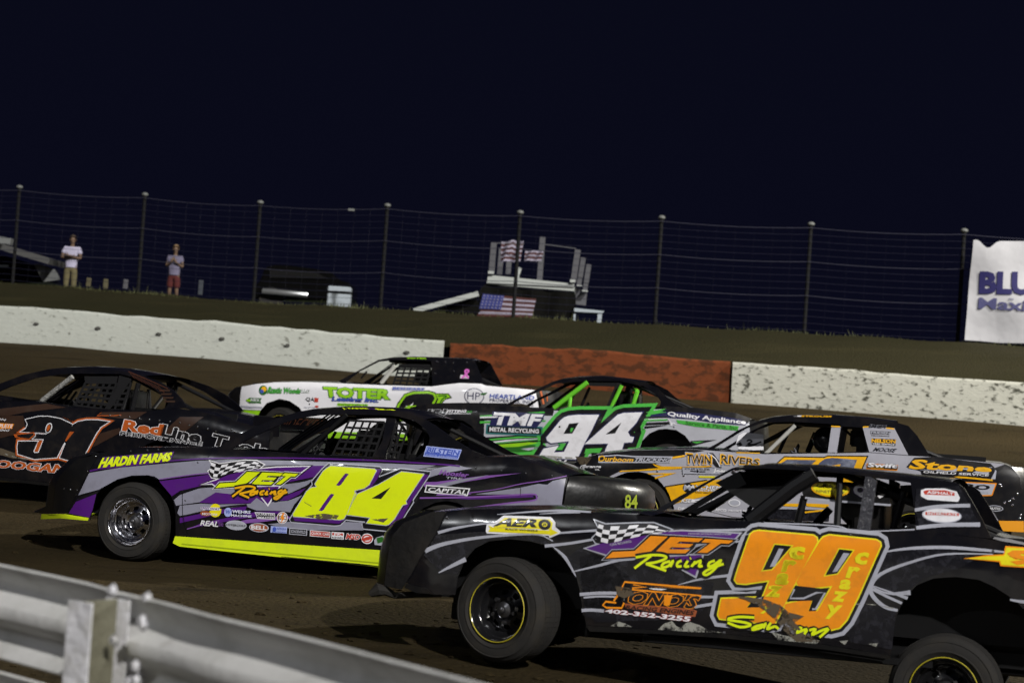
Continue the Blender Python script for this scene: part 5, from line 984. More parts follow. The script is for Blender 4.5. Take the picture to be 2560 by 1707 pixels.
sheet_grid(bm, P_); tag(mesh_obj('berm', bm, BERM, angle=180), kind='structure')
bm = bmesh.new(); P_ = [[Vector((x, crest(x)[0] + dy, crest(x)[1] + dz)) for x in XS] for dy, dz in ((4, -0.45), (12, -0.6), (40, -1.0), (150, -2.5), (1200, -6))]
sheet_grid(bm, P_); tag(mesh_obj('field', bm, FIELD, angle=180), kind='structure')

# grass along the crest of the berm
GRASS = mat('grass_blades', (0.050, 0.054, 0.014), 0.8)
bm = bmesh.new(); rg = random.Random(3)
for i in range(5200):
    x = rg.uniform(-15.5, 14.5); cy, cz = crest(x)
    dens = 0.5 + 0.5 * math.sin(x * 1.9) * math.sin(x * 0.7 + 1)
    if rg.random() > dens + 0.12: continue
    y = cy - abs(rg.gauss(0, 0.5)) - 0.05; t = (cy - y)
    hh = rg.uniform(0.03, 0.10) * (1 if rg.random() < 0.9 else 2.0) * (0.5 + dens)
    z = cz - 0.03 - 0.25 * t * t; a = rg.uniform(0, 6.28); w_ = 0.012
    lx, ly = rg.gauss(0, 0.05), rg.gauss(0, 0.05)
    v = [bm.verts.new((x - w_ * math.cos(a), y - w_ * math.sin(a), z - 0.03)), bm.verts.new((x + w_ * math.cos(a), y + w_ * math.sin(a), z - 0.03)), bm.verts.new((x + lx, y + ly, z + hh))]
    bm.faces.new(v)
tag(mesh_obj('grass', bm, GRASS, smooth=False), 'sparse dry grass along the top of the dirt berm under the fence', 'grass', kind='stuff')
# clods on the near track
bm = bmesh.new()
for i in range(900):
    x, y = rg.uniform(-4.5, 5), rg.uniform(7, 20)
    if rg.random() < 0.5: x, y = rg.uniform(-3.2, 1.5), rg.uniform(9, 15)
    r_ = abs(rg.gauss(0, 0.011)) + 0.006
    q = bmesh.ops.create_icosphere(bm, subdivisions=1, radius=r_)
    for v in q['verts']: v.co = Vector((v.co.x * rg.uniform(1, 2.2), v.co.y * rg.uniform(0.8, 1.3), v.co.z * 0.6)) + Vector((x, y, ground(x, y) + r_ * 0.2))
tag(mesh_obj('dirt_clods', bm, TRACK), 'loose clods of clay scattered over the near track', 'dirt', kind='stuff')

# ------------------------------------------------------------------ concrete wall: white, red and white blocks
def wall_mat(name, col, dark, amt, low, scale):
    m = bpy.data.materials.new(name); m.use_nodes = True; n = m.node_tree.nodes; l = m.node_tree.links; bs = n['Principled BSDF']
    tc = n.new('ShaderNodeTexCoord'); mp = n.new('ShaderNodeMapping'); mp.inputs['Scale'].default_value = (0.7, 0.7, 1.3)
    l.new(tc.outputs['Object'], mp.inputs['Vector'])
    a = n.new('ShaderNodeTexNoise'); a.inputs['Scale'].default_value = scale; a.inputs['Detail'].default_value = 6; a.inputs['Roughness'].default_value = 0.6; l.new(mp.outputs[0], a.inputs['Vector'])
    b = n.new('ShaderNodeTexNoise'); b.inputs['Scale'].default_value = 0.9; b.inputs['Detail'].default_value = 3; l.new(mp.outputs[0], b.inputs['Vector'])
    ad = n.new('ShaderNodeMath'); ad.operation = 'MULTIPLY_ADD'; ad.inputs[1].default_value = 0.22; l.new(b.outputs['Fac'], ad.inputs[0]); l.new(a.outputs['Fac'], ad.inputs[2])
    r = n.new('ShaderNodeMapRange'); r.inputs['From Min'].default_value = low; r.inputs['From Max'].default_value = low + 0.10; r.inputs['To Max'].default_value = amt; l.new(ad.outputs[0], r.inputs['Value'])
    mx = n.new('ShaderNodeMix'); mx.data_type = 'RGBA'; mx.inputs['A'].default_value = (*col, 1); mx.inputs['B'].default_value = (*dark, 1); l.new(r.outputs[0], mx.inputs['Factor'])
    l.new(mx.outputs['Result'], bs.inputs['Base Color']); bs.inputs['Roughness'].default_value = 0.9; bs.inputs['Specular IOR Level'].default_value = 0.1
    bp = n.new('ShaderNodeBump'); bp.inputs['Strength'].default_value = 0.35; bp.inputs['Distance'].default_value = 0.04; l.new(a.outputs['Fac'], bp.inputs['Height']); l.new(bp.outputs['Normal'], bs.inputs['Normal'])
    return m
def wall_block(name, label, pts, m, x_end_bevel=0.0):
    bm = bmesh.new(); P_ = []; rg = random.Random(len(pts))
    fine = [pts[0]]
    for a, b in zip(pts, pts[1:]):
        k = max(1, int((b - a).length / 0.4))
        for i in range(1, k + 1): fine.append(a.lerp(b, i / k))
    for p in fine:
        j = rg.gauss(0, 0.012)
        prof = [(-0.10, -1.05), (-0.10, -0.70), (-0.02, -0.45), (0.0, -0.06 + j * .3), (0.02, -0.015 + j), (0.06, j), (0.24, j), (0.28, -0.03), (0.30, -1.0)]
        P_.append([p + Vector((0, dy, dz)) for dy, dz in prof])
    V = sheet_grid(bm, P_)
    bm.faces.new(V[0]); bm.faces.new(V[-1][::-1])
    bmesh.ops.recalc_face_normals(bm, faces=bm.faces[:])
    o = tag(mesh_obj(name, bm, m, angle=50), label, 'wall', 'painted concrete blocks of the outer track wall')
    return o, fine
WW = wall_mat('whitewash_block', (0.44, 0.46, 0.42), (0.10, 0.10, 0.08), 0.85, 0.715, 8)
WW2 = wall_mat('whitewash_speckled', (0.37, 0.37, 0.325), (0.04, 0.04, 0.03), 0.95, 0.645, 9)
WR = wall_mat('red_block', (0.150, 0.042, 0.016), (0.060, 0.024, 0.012), 0.85, 0.585, 5)
i1 = next(i for i, q in enumerate(wall_top) if q[0] > 1100); 
LW, fine_ = wall_block('concrete_wall', 'long whitewashed concrete wall with few stains, on the left behind the white car', WP[:i1 + 1], WW)
pr = [at(q, wd(q[0]) + 0.05) for q in X('K 425 1128 700 1140 1600 1190 2352 1258 L 555 938')]
wall_block('concrete_wall', 'rust-red painted section of concrete wall between the two white sections', pr, WR)
i2 = next(i for i, q in enumerate(wall_top) if q[0] > 1825)
wall_block('concrete_wall', 'whitewashed concrete wall thickly speckled with dark mud, at the right', WP[i2:], WW2)

PIT = mat('lifting_recess', (0.05, 0.05, 0.045), 0.9)
for q in X('I -250 1215 310 1245 830 1282 1340 1330 1870 1370 2420 1425 K 60 1215'):     # dark lifting recesses in the blocks
    d_ = wd(q[0]); p = at(q, d_ - 0.03); bm = bmesh.new(); add_ball(bm, p, 0.07, (1.3, 0.35, 0.6), 10)
    for v in bm.verts: v.co += Vector((random.uniform(-.01, .01), 0, random.uniform(-.012, .012)))
    mesh_obj('lifting_recess', bm, PIT, LW)
# ------------------------------------------------------------------ catch fence
fence = thing('catch_fence', 'tall wire catch fence on steel posts along the top of the berm', 'fence', FP[5] - Vector((0, 0, 2.46)))
fb = fence.location.copy()
POSTM = mat('post_steel', (0.007, 0.0072, 0.0075), 0.7, bump=0.3, bscale=8, dirt=0.2, dcol=(0.02, 0.018, 0.015), spec=0.2)
WIREM = mat('fence_wire', (0.022, 0.022, 0.045), 0.45, 0.3); CABM = mat('fence_cable', (0.060, 0.060, 0.09), 0.4, 0.4)
CAPM = mat('post_cap_grey', (0.12, 0.125, 0.12), 0.5)
for p in FP:
    bm = bmesh.new(); q = p - fb
    add_tube(bm, [q - Vector((0, 0, 2.75)), q + Vector((0, 0, -0.02))], 0.044, 10)
    o = mesh_obj('post', bm, POSTM, fence)
    bm = bmesh.new(); add_ball(bm, q + Vector((0, 0, 0.0)), 0.075, (1.15, 1.15, 0.75), 10); mesh_obj('post_cap', bm, CAPM, o)
hs = [0.09 + 2.30 * (i / 15) for i in range(16)]
bmw, bmc = bmesh.new(), bmesh.new()
for i, h in enumerate(hs):
    cable = i in (0, 5, 10)
    for a, b in zip(FP, FP[1:]):
        sag = 0.05 if cable else 0.03
        pts = [a.lerp(b, k / 8) - fb + Vector((0, -0.07, -h - sag * 4 * (k / 8) * (1 - k / 8))) for k in range(9)]
        add_tube(bmc if cable else bmw, pts, 0.009 if cable else 0.0048, 5, cap=False)
mesh_obj('cable', bmc, CABM, fence); 
bmv = bmesh.new()
for a, b in zip(FP, FP[1:]):
    for k in range(1, 8):
        p = a.lerp(b, k / 8) - fb + Vector((0, -0.07, 0)); sag = 0.12 * (k / 8) * (1 - k / 8)
        add_tube(bmv, [p - Vector((0, 0, 0.1 + sag)), p - Vector((0, 0, 2.39 + sag))], 0.0007, 3, cap=False)
mesh_obj('wire_mesh', bmw, WIREM, fence); mesh_obj('wire_mesh', bmv, WIREM, fence)
bm = bmesh.new(); p = at(X('J 1090 215')[0], 48); add_box(bm, p, (0.16, 0.03, 0.06)); bmesh.ops.bevel(bm, geom=bm.edges[:], offset=0.01, affect='EDGES')
tag(mesh_obj('fence_clip', bm, CAPM), 'small pale clip fixed on the top cable of the catch fence', 'clip')

# banner tied on the fence
bq = X('L 2040 197 2060 196 2078 204 2098 226 2120 244 2140 243 2160 228 2182 210 2205 203 2352 203 2700 212 2660 850 2352 828 2200 825 2100 815 1990 808')
BANM = mat('banner_cloth', (0.46, 0.46, 0.49), 0.7, bump=0.9, bscale=1.1); BANI = mat('banner_ink', (0.012, 0.010, 0.09), 0.7); BANS = mat('banner_pale_ink', (0.07, 0.07, 0.18), 0.7)  # the last is a lighter blue ink for the smaller lettering
ban = thing('banner', 'pale grey advertising banner with dark blue lettering tied to the fence', 'banner', at(bq[0], 43.6))
def ban_pt(q, d=0.0):
    dd = 43.55 - (q[0] - 2430) * 0.0024; p = at(q, dd + d)
    w_ = 0.035 * math.sin(p.x * 3.1 + p.z * 2.0) + 0.02 * math.sin(p.z * 5 - p.x)
    return p + Vector((0, w_, 0)) - ban.location
f = fill2d(bq); chop(f, 14, 14); 
for v in f.verts: v.co = ban_pt((v.co.x, v.co.z))
mesh_obj('cloth', f, BANM, ban)
def ban_text(txt, quad, m, bold, d):
    q = X(quad); x0, x1, y0, y1 = text_bounds(txt, 1); vs_, fs = text2d(txt, bold); bm = bmesh.new(); V = []
    for (x, y) in vs_:
        u = (x - x0) / (x1 - x0); v = 1 - (y - y0) / (y1 - y0)
        V.append((q[0][0] * (1 - u) + q[1][0] * u) * (1 - v) + (q[3][0] * (1 - u) + q[2][0] * u) * v); V.append((q[0][1] * (1 - u) + q[1][1] * u) * (1 - v) + (q[3][1] * (1 - u) + q[2][1] * u) * v)
    VV = [bm.verts.new((V[2 * i], 0, V[2 * i + 1])) for i in range(len(vs_))]
    for f_ in fs: bm.faces.new([VV[i] for i in f_])
    chop(bm, 14, 14)
    for v in bm.verts: v.co = ban_pt((v.co.x, v.co.z), d)
    return mesh_obj('lettering', bm, m, ban)
ban_text('BLUE', 'L 2090 397 2500 400 2490 528 2085 518', BANI, 0.05, -0.02)
ban_text('Maxima', 'L 2080 550 2560 575 2550 640 2075 615', BANS, 0.025, -0.02)
ban_text('the', 'L 2255 552 2285 553 2285 562 2255 561', BANS, 0.03, -0.02)

# ------------------------------------------------------------------ guard rail in front
GALV = mat('galvanised_steel', (0.64, 0.64, 0.63), 0.45, 0.15, bump=0.12, bscale=10, dirt=0.35, dcol=(0.20, 0.20, 0.16), dscale=5)
GALP = mat('galvanised_post', (0.62, 0.62, 0.65), 0.5, 0.1, bump=0.4, bscale=12, dirt=0.6, dcol=(0.22, 0.21, 0.15), dscale=14)
GALW = mat('galvanised_web_shaded', (0.13, 0.125, 0.085), 0.65, bump=0.4, bscale=12, dirt=0.7, dcol=(0.07, 0.062, 0.035), dscale=9)  # web darker than the flanges: shade put into its olive, dirty colour
ZR = CAM.z - 0.746
def rail_pts(s_, z=ZR):
    out = []
    for q in (X(s_) if isinstance(s_, str) else s_):
        r = ray(q); out.append(CAM + r * ((z - CAM.z) / r.z))
    return out
ra = rail_pts('M 0 128 960 332 1280 432'); rb = rail_pts('M 1240 425 1800 550 2352 700 P 1100 700 2190 985')
d0 = (ra[1] - ra[0]).normalized(); ra = [ra[0] - d0 * 3 + Vector((-.25, .0, 0)), ra[0] - d0 * 1.2 + Vector((-.04, 0, 0))] + ra
d1 = (rb[-1] - rb[-2]).normalized(); rb += [rb[-1] + d1 * 1.5, rb[-1] + d1 * 3]
PROF = [(0.012, 0.010), (0.0, 0.0), (0.006, -0.018), (0.022, -0.035), (-0.052, -0.082), (-0.066, -0.092), (-0.056, -0.100), (0, -0.1)]
# W-beam seen from its back: (towards camera +, down)
PROF = [(0.020, 0.006), (0.026, 0.0), (0.022, -0.012), (-0.028, -0.055), (-0.036, -0.068), (-0.034, -0.085), (-0.020, -0.100), (0.030, -0.128), (0.036, -0.140), (0.036, -0.172), (0.030, -0.184), (-0.020, -0.212), (-0.034, -0.227), (-0.036, -0.244), (-0.028, -0.257), (0.022, -0.300), (0.026, -0.312), (0.020, -0.318)]
def rail(label, base, drop=0.0, group='stacked guard rail beams along the infield edge', tilt=0.0, end0=False):
    pts = [Vector(p) for p in smooth_pts([tuple(p) for p in base], 6)]
    bm = bmesh.new(); P_ = []; Q_ = []
    for i, p in enumerate(pts):
        d = (pts[min(i + 1, len(pts) - 1)] - pts[max(i - 1, 0)]).normalized(); n = Vector((d.y, -d.x, 0)).normalized()
        if n.y > 0: n = -n
        P_.append([p + n * a + Vector((0, 0, b - drop)) for a, b in PROF]); Q_.append([p + n * (a - 0.004) + Vector((0, 0, b - drop)) for a, b in PROF])
    sheet_grid(bm, P_); sheet_grid(bm, Q_); bmesh.ops.recalc_face_normals(bm, faces=bm.faces[:])
    return tag(mesh_obj('guard_rail', bm, GALV, angle=50), label, 'guard rail', group), pts
r1, p1 = rail('upper corrugated steel guard rail beam left of the rail post', ra)
r2, p2 = rail('upper corrugated steel guard rail beam running from the rail post to the lower right', [p + Vector((-0.007, -0.007, 0.004)) for p in rb])
r3, p3 = rail('lower corrugated steel guard rail beam below the left beam', ra, 0.365)
r4, p4 = rail('lower corrugated steel guard rail beam below the right beam', [p + Vector((-0.007, -0.007, 0.004)) for p in rb], 0.365)
# posts: rolled I section, near flange towards the camera
def ipost(pos, d, label, ztop):
    n = Vector((d.y, -d.x, 0)).normalized()
    if n.y > 0: n = -n
    t = thing('rail_post', label, 'post', Vector((pos.x, pos.y, 0)), 'steel posts carrying the guard rail')
    R_ = Matrix((d, -n, Vector((0, 0, 1)))).transposed(); gz = ground(pos.x, pos.y)
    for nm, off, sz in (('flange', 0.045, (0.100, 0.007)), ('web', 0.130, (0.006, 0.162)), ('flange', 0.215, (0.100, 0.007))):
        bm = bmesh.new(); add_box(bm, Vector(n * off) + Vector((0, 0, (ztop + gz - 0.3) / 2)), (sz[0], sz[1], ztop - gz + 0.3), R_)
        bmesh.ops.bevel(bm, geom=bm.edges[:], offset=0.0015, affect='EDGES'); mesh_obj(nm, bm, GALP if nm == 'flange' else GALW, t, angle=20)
    return t
pp = rail_pts('M 1345 456')[0]; dd = Vector((0.86, -0.51, 0))
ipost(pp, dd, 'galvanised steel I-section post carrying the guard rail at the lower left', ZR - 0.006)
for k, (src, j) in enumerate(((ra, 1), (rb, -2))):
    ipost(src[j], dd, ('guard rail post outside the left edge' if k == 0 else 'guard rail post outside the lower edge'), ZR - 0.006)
# bolts with square washers of the rail joint
bolts = thing('rail_bolt', 'bolts and nuts of the guard rail joint right of the post', 'bolts', pp)
bm = bmesh.new()
for q, dz in (('M 1205 395', 0.0), ('M 1570 478', 0.0), ('M 1515 715', 0.0), ('M 1520 760', 0), ('M 1225 920', 0.02), ('M 1440 1190', 0.0), ('M 1380 1360', 0.02), ('M 1450 1340', 0.0)):
    qq = X(q)[0]; d_ = (pp - CAM).dot(Fv) - (0.16 if q != 'M 1205 395' and q != 'M 1570 478' else 0.0) - (qq[0] - 300) * 0.0013
    p = at(qq, d_) - pp
    n = Vector((-0.72, -0.68, 0)); add_tube(bm, [p, p + n * 0.02], 0.014, 6); add_tube(bm, [p + n * 0.004, p + n * 0.006], 0.022, 8)
mesh_obj('bolt_heads', bm, GALP, bolts)
# ------------------------------------------------------------------ people
def skin_body(name, joints, edges, m, parent=None, sub=2):
    """one continuous skinned surface: joints {key: (position, radius)}"""
    me = bpy.data.meshes.new(name); keys = list(joints); ix = {k: i for i, k in enumerate(keys)}
    me.from_pydata([joints[k][0] for k in keys], [(ix[a], ix[b]) for a, b in edges], []); me.update()
    o = bpy.data.objects.new(name, me); COL.objects.link(o)
    md = o.modifiers.new('skin', 'SKIN'); md.use_smooth_shade = True
    for i, k in enumerate(keys):
        r = joints[k][1]; me.skin_vertices[0].data[i].radius = r if isinstance(r, tuple) else (r, r)
    me.skin_vertices[0].data[0].use_root = True
    s_ = o.modifiers.new('sub', 'SUBSURF'); s_.levels = s_.render_levels = sub
    bpy.context.view_layer.update()
    ev = bpy.data.meshes.new_from_object(o.evaluated_get(bpy.context.evaluated_depsgraph_get()))
    bpy.data.objects.remove(o); ev.name = name; ev.materials.clear(); ev.materials.append(m)
    for p in ev.polygons: p.use_smooth = True
    return link(bpy.data.objects.new(name, ev), parent)
SKIN = mat('skin', (0.11, 0.066, 0.040), 0.7); HAIR = mat('dark_hair', (0.05, 0.035, 0.025), 0.6); HAIR2 = mat('light_hair', (0.20, 0.13, 0.07), 0.6)
def hand_edges(J, E, root, base, dirn, across, normal, scale=1.0, curl=0.6):
    """palm, five fingers of different lengths and a thumb"""
    base, dirn, across, normal = (Vector(v) for v in (base, dirn, across, normal))
    J[root + 'palm'] = (tuple(base + dirn * 0.05 * scale), (0.036 * scale, 0.018 * scale)); E.append((root, root + 'palm'))
    for i, (off, ln) in enumerate(((0.030, 0.072), (0.010, 0.080), (-0.010, 0.075), (-0.030, 0.060))):
        p0 = base + dirn * 0.085 * scale + across * off * scale; p1 = p0 + (dirn * math.cos(curl) + normal * math.sin(curl)) * ln * 0.5 * scale; p2 = p1 + (dirn * math.cos(curl * 2) + normal * math.sin(curl * 2)) * ln * 0.5 * scale
        for k, p in enumerate((p0, p1, p2)): J[f'{root}f{i}{k}'] = (tuple(p), 0.0085 * scale)
        E += [(root + 'palm', f'{root}f{i}0'), (f'{root}f{i}0', f'{root}f{i}1'), (f'{root}f{i}1', f'{root}f{i}2')]
    p0 = base + dirn * 0.035 * scale + across * 0.045 * scale; p1 = p0 + (dirn * 0.7 + across * 0.6 + normal * 0.3) * 0.045 * scale
    J[root + 't0'] = (tuple(p0), 0.011 * scale); J[root + 't1'] = (tuple(p1), 0.009 * scale); E += [(root + 'palm', root + 't0'), (root + 't0', root + 't1')]

def spectator(label, pos, H, shirt, trousers, short, crossed, hair, turn=0.0, child=False):
    t = thing('person', label, 'person', pos); t.rotation_euler.z = turn
    k = H / 1.76; J, E = {}, []
    def add(n, p, r, *to):
        J[n] = (tuple(v * k for v in p), tuple(v * k for v in r) if isinstance(r, tuple) else r * k)
        for q in to: E.append((q, n))
    add('pel', (0, 0, 0.95), (0.155, 0.11)); add('waist', (0, 0, 1.10), (0.14, 0.10), 'pel'); add('chest', (0, 0, 1.30), (0.165, 0.115), 'waist'); add('neckb', (0, 0.01, 1.46), (0.07, 0.065), 'chest'); add('neck', (0, 0.0, 1.53), 0.055, 'neckb')
    add('jaw', (0, -0.02, 1.59), (0.062, 0.075), 'neck'); add('skull', (0, -0.005, 1.675), (0.078, 0.095), 'jaw'); add('crown', (0, 0.005, 1.735), (0.05, 0.065), 'skull')
    for s, L_ in ((-1, 'l'), (1, 'r')):
        add(L_ + 'sh', (0.175 * s, 0.01, 1.42), 0.06, 'chest')
        if crossed:
            add(L_ + 'el', (0.25 * s, -0.06, 1.17), 0.045, L_ + 'sh'); add(L_ + 'wr', (-0.04 * s, -0.22 - 0.035 * s, 1.21 + 0.02 * s), 0.030, L_ + 'el')
            hand_edges(J, E, L_ + 'wr', J[L_ + 'wr'][0], (-0.9 * s, 0.35, 0.1), (0, 0.1, 1), (0, 0.9, 0), k)
        else:
            add(L_ + 'el', (0.23 * s, -0.03, 1.16), 0.042, L_ + 'sh'); add(L_ + 'wr', (0.05 * s, -0.20, 1.30), 0.028, L_ + 'el')
            hand_edges(J, E, L_ + 'wr', J[L_ + 'wr'][0], (-0.45 * s, -0.1, 0.85), (s, 0, 0.3), (0, 0.8, 0.2), k)
        add(L_ + 'hip', (0.09 * s, 0, 0.88), 0.088, 'pel'); add(L_ + 'kn', (0.10 * s, -0.01, 0.49), 0.058, L_ + 'hip'); add(L_ + 'cf', (0.105 * s, 0.02, 0.33), 0.052, L_ + 'kn'); add(L_ + 'an', (0.11 * s, 0.02, 0.08), 0.036, L_ + 'cf'); add(L_ + 'toe', (0.125 * s, -0.13, 0.035), 0.036, L_ + 'an')
    body_ = skin_body('body', J, E, SKIN, t)
    def shell(nm, keys, ed, m, g, ov={}):
        jj = {q: (ov.get(q, J[q][0]), tuple(v + g for v in J[q][1]) if isinstance(J[q][1], tuple) else J[q][1] + g) for q in keys}
        return skin_body(nm, jj, ed, m, t)
    def mid(a, b, f): return tuple(Vector(J[a][0]).lerp(Vector(J[b][0]), f))
    for L_ in 'lr': J[L_ + 'sl'] = (mid(L_ + 'sh', L_ + 'el', 0.62), 0.05 * k)
    J['hem'] = ((0, 0, 0.90 * k), (0.178 * k, 0.135 * k)); J['band'] = ((0, 0, 1.03 * k), (0.150 * k, 0.105 * k))
    shell('shirt', ['waist', 'hem', 'chest', 'neckb', 'lsh', 'rsh', 'lsl', 'rsl'], [('waist', 'hem'), ('waist', 'chest'), ('chest', 'neckb'), ('chest', 'lsh'), ('chest', 'rsh'), ('lsh', 'lsl'), ('rsh', 'rsl')], shirt, 0.028)
    if short:
        for L_ in 'lr': J[L_ + 'sk'] = (mid(L_ + 'hip', L_ + 'kn', 0.9), 0.078 * k)
        shell('shorts', ['band', 'pel', 'lhip', 'rhip', 'lsk', 'rsk'], [('band', 'pel'), ('pel', 'lhip'), ('pel', 'rhip'), ('lhip', 'lsk'), ('rhip', 'rsk')], trousers, 0.022)
    else:
        shell('trousers', ['band', 'pel', 'lhip', 'rhip', 'lkn', 'rkn', 'lan', 'ran'], [('band', 'pel'), ('pel', 'lhip'), ('pel', 'rhip'), ('lhip', 'lkn'), ('rhip', 'rkn'), ('lkn', 'lan'), ('rkn', 'ran')], trousers, 0.020)
    bm = bmesh.new(); add_ball(bm, (0, 0.012 * k, 1.70 * k), 0.105 * k, (0.88, 1.03, 0.95), 14)
    for v in [v for v in bm.verts if v.co.y < -0.04 * k and v.co.z < 1.72 * k or v.co.z < 1.62 * k]: bm.verts.remove(v)
    mesh_obj('hair', bm, hair, t)
    bm = bmesh.new()
    for s in (-1, 1):
        add_ball(bm, (0.032 * s * k, -0.088 * k, 1.655 * k), 0.012 * k, (1.2, 0.5, 0.7), 8); add_ball(bm, (0.083 * s * k, 0.0, 1.645 * k), 0.026 * k, (0.35, 0.7, 1.1), 8)
    add_ball(bm, (0, -0.10 * k, 1.625 * k), 0.018 * k, (0.8, 1, 1.4), 8); add_ball(bm, (0, -0.088 * k, 1.58 * k), 0.02 * k, (1.3, 0.4, 0.3), 8)
    mesh_obj('face_features', bm, mat('face_tone', (0.08, 0.045, 0.03), 0.6), t)
    return t
def stand(q, d, dz=0.0): p = at(X(q)[0], d); return Vector((p.x, p.y, crest(p.x)[1] - 0.35 + dz))
pz = at(X('I 615 505')[0], 53.5)
spectator('man in white T-shirt and khaki trousers with folded arms behind the fence', Vector((pz.x, pz.y, pz.z - 1.78)), 1.78, mat('white_cotton', (0.33, 0.315, 0.42), 0.9), mat('khaki_cotton', (0.10, 0.085, 0.04), 0.9), False, True, HAIR, 0.05)
pz = at(X('I 1480 585')[0], 54)
spectator('slim person in grey top and dark red shorts with raised hands behind the fence', Vector((pz.x, pz.y, pz.z - 1.70)), 1.70, mat('grey_cotton', (0.12, 0.11, 0.17), 0.9), mat('red_cotton', (0.06, 0.006, 0.006), 0.9), True, False, HAIR2, -0.05)

# drivers strapped in their seats
def driver(c_, label, helm, suit):
    q, yy = c_.sh; p = c_.loc3(X(q)[0], yy); sxx = c_.sw
    zt = interp(c_.top, p.x); p.z = min(p.z, zt + 0.24)
    t = thing('person', label, 'person', mw=Matrix.Translation(c_.O + c_.M @ p) @ c_.M.to_4x4(), group='drivers strapped in the race cars')
    w0 = sxx - p
    J, E = {}, []
    def add(n, q_, r, *to):
        J[n] = (tuple(q_), r)
        for a in to: E.append((a, n))
    add('pel', (0.06, 0, -0.62), (0.15, 0.13)); add('waist', (0.10, 0, -0.46), (0.14, 0.11), 'pel'); add('chest', (0.10, 0, -0.30), (0.17, 0.12), 'waist'); add('neckb', (0.06, 0, -0.17), 0.07, 'chest'); add('neck', (0.03, 0, -0.10), 0.055, 'neckb'); add('head', (0.0, 0, 0.0), 0.085, 'neck')
    for s, L_ in ((-1, 'l'), (1, 'r')):
        hx = Vector((w0.x + 0.02, s * 0.155, w0.z + 0.05))
        add(L_ + 'sh', (0.08, 0.19 * s, -0.21), 0.065, 'chest'); el = Vector((0.0, 0.25 * s, -0.36)).lerp(hx, 0.40) + Vector((0, 0.06 * s, -0.10))
        add(L_ + 'el', el, 0.05, L_ + 'sh'); add(L_ + 'wr', hx + Vector((0.05, 0.0, 0)), 0.034, L_ + 'el')
        hand_edges(J, E, L_ + 'wr', hx + Vector((0.05, 0, 0)), (-0.9, 0, 0.2), (0, 0, 1), (0, -s, 0), 1.0, 1.0)
        add(L_ + 'hip', (-0.02, 0.10 * s, -0.66), 0.09, 'pel'); add(L_ + 'kn', (-0.44, 0.15 * s, -0.50), 0.065, L_ + 'hip'); add(L_ + 'an', (-0.80, 0.12 * s, -0.66), 0.045, L_ + 'kn'); add(L_ + 'toe', (-0.90, 0.12 * s, -0.58), 0.04, L_ + 'an')
    skin_body('body', J, E, suit, t, 1)
    bm = bmesh.new(); add_ball(bm, (0, 0, 0.01), 0.135, (1.05, 0.92, 1.08), 18); mesh_obj('helmet', bm, helm, t)
    bm = bmesh.new(); add_ball(bm, (-0.035, 0, 0.015), 0.118, (0.98, 0.90, 0.42), 16); mesh_obj('visor', bm, mat('visor', (0.02, 0.02, 0.025), 0.08), t)
SUIT = mat('black_suit', (0.015, 0.015, 0.017), 0.8); SUITG = mat('grey_suit', (0.10, 0.10, 0.11), 0.8)
driver(CARS[0], 'driver in white helmet inside the black, grey and purple car', mat('white_helmet', (0.45, 0.45, 0.46), 0.25, coat=0.5), SUIT)
driver(CARS[1], 'driver in black helmet inside the car with orange numbers', mat('black_helmet', (0.02, 0.02, 0.022), 0.25, coat=0.5), SUIT)
driver(CARS[2], 'driver in dark helmet inside the car with orange outlined number', mat('dark_helmet', (0.03, 0.025, 0.025), 0.25, coat=0.5), SUIT)
driver(CARS[3], 'driver in green helmet inside the white car', mat('green_helmet', (0.01, 0.07, 0.03), 0.25, coat=0.5), SUIT)
driver(CARS[4], 'driver in black helmet inside the green and silver car', mat('black_helmet', (0.02, 0.02, 0.022)), SUIT)
driver(CARS[5], 'driver in grey suit inside the silver and yellow car', mat('black_helmet', (0.02, 0.02, 0.022)), SUITG)

# ------------------------------------------------------------------ things behind the fence
WPT = mat('white_panel', (0.30, 0.34, 0.38), 0.6); GBEAM = mat('grey_beam', (0.32, 0.34, 0.33), 0.6); GPOST = mat('grey_post', (0.06, 0.06, 0.07), 0.6); BTARP = mat('black_tarp', (0.003, 0.003, 0.0025), 0.9, bump=0.8, bscale=3, spec=0.1)
FR = mat('flag_red', (0.05, 0.010, 0.008), 0.8); FW = mat('flag_white', (0.26, 0.24, 0.31), 0.8); FB = mat('flag_blue', (0.025, 0.032, 0.16), 0.8)
def bar_px(bm, q, d, w_, th=0.06, mi=0):
    """straight square bar whose middle line is two traced points at depth d"""
    a, b = [at(p, d) for p in X(q)]; z = (b - a).normalized(); yv = Vector((0, 1, 0)); xv = z.cross(yv).normalized(); yv = xv.cross(z)
    R_ = Matrix((xv, yv, z)).transposed(); add_box(bm, (a + b) / 2, (w_, th, (b - a).length), R_, mi)
def local(bm, o): bmesh.ops.translate(bm, verts=bm.verts, vec=-o.location); return bm
DS = 52.0
stand_ = thing('flag_platform', 'raised viewing platform with pale deck beam, corner posts and black skirt behind the fence', 'platform', stand('U 1100 1350', DS))
bm = bmesh.new()
A_ = [at(p, DS) for p in X('U 395 700 1800 845 1800 965 370 850')]
for k, s_ in ((0, 0),):
    v = [bm.verts.new(p) for p in A_] + [bm.verts.new(p + Vector((0.1, 2.2, 0))) for p in A_]
    for f in ((0, 1, 2, 3), (5, 4, 7, 6), (4, 5, 1, 0), (3, 2, 6, 7), (4, 0, 3, 7), (1, 5, 6, 2)): bm.faces.new([v[i] for i in f])
mesh_obj('deck', local(bm, stand_), GBEAM, stand_)
bm = bmesh.new(); bar_px(bm, 'U 380 832 1800 900', DS - 0.03, 0.012, 0.03); mesh_obj('deck_groove', local(bm, stand_), GPOST, stand_)
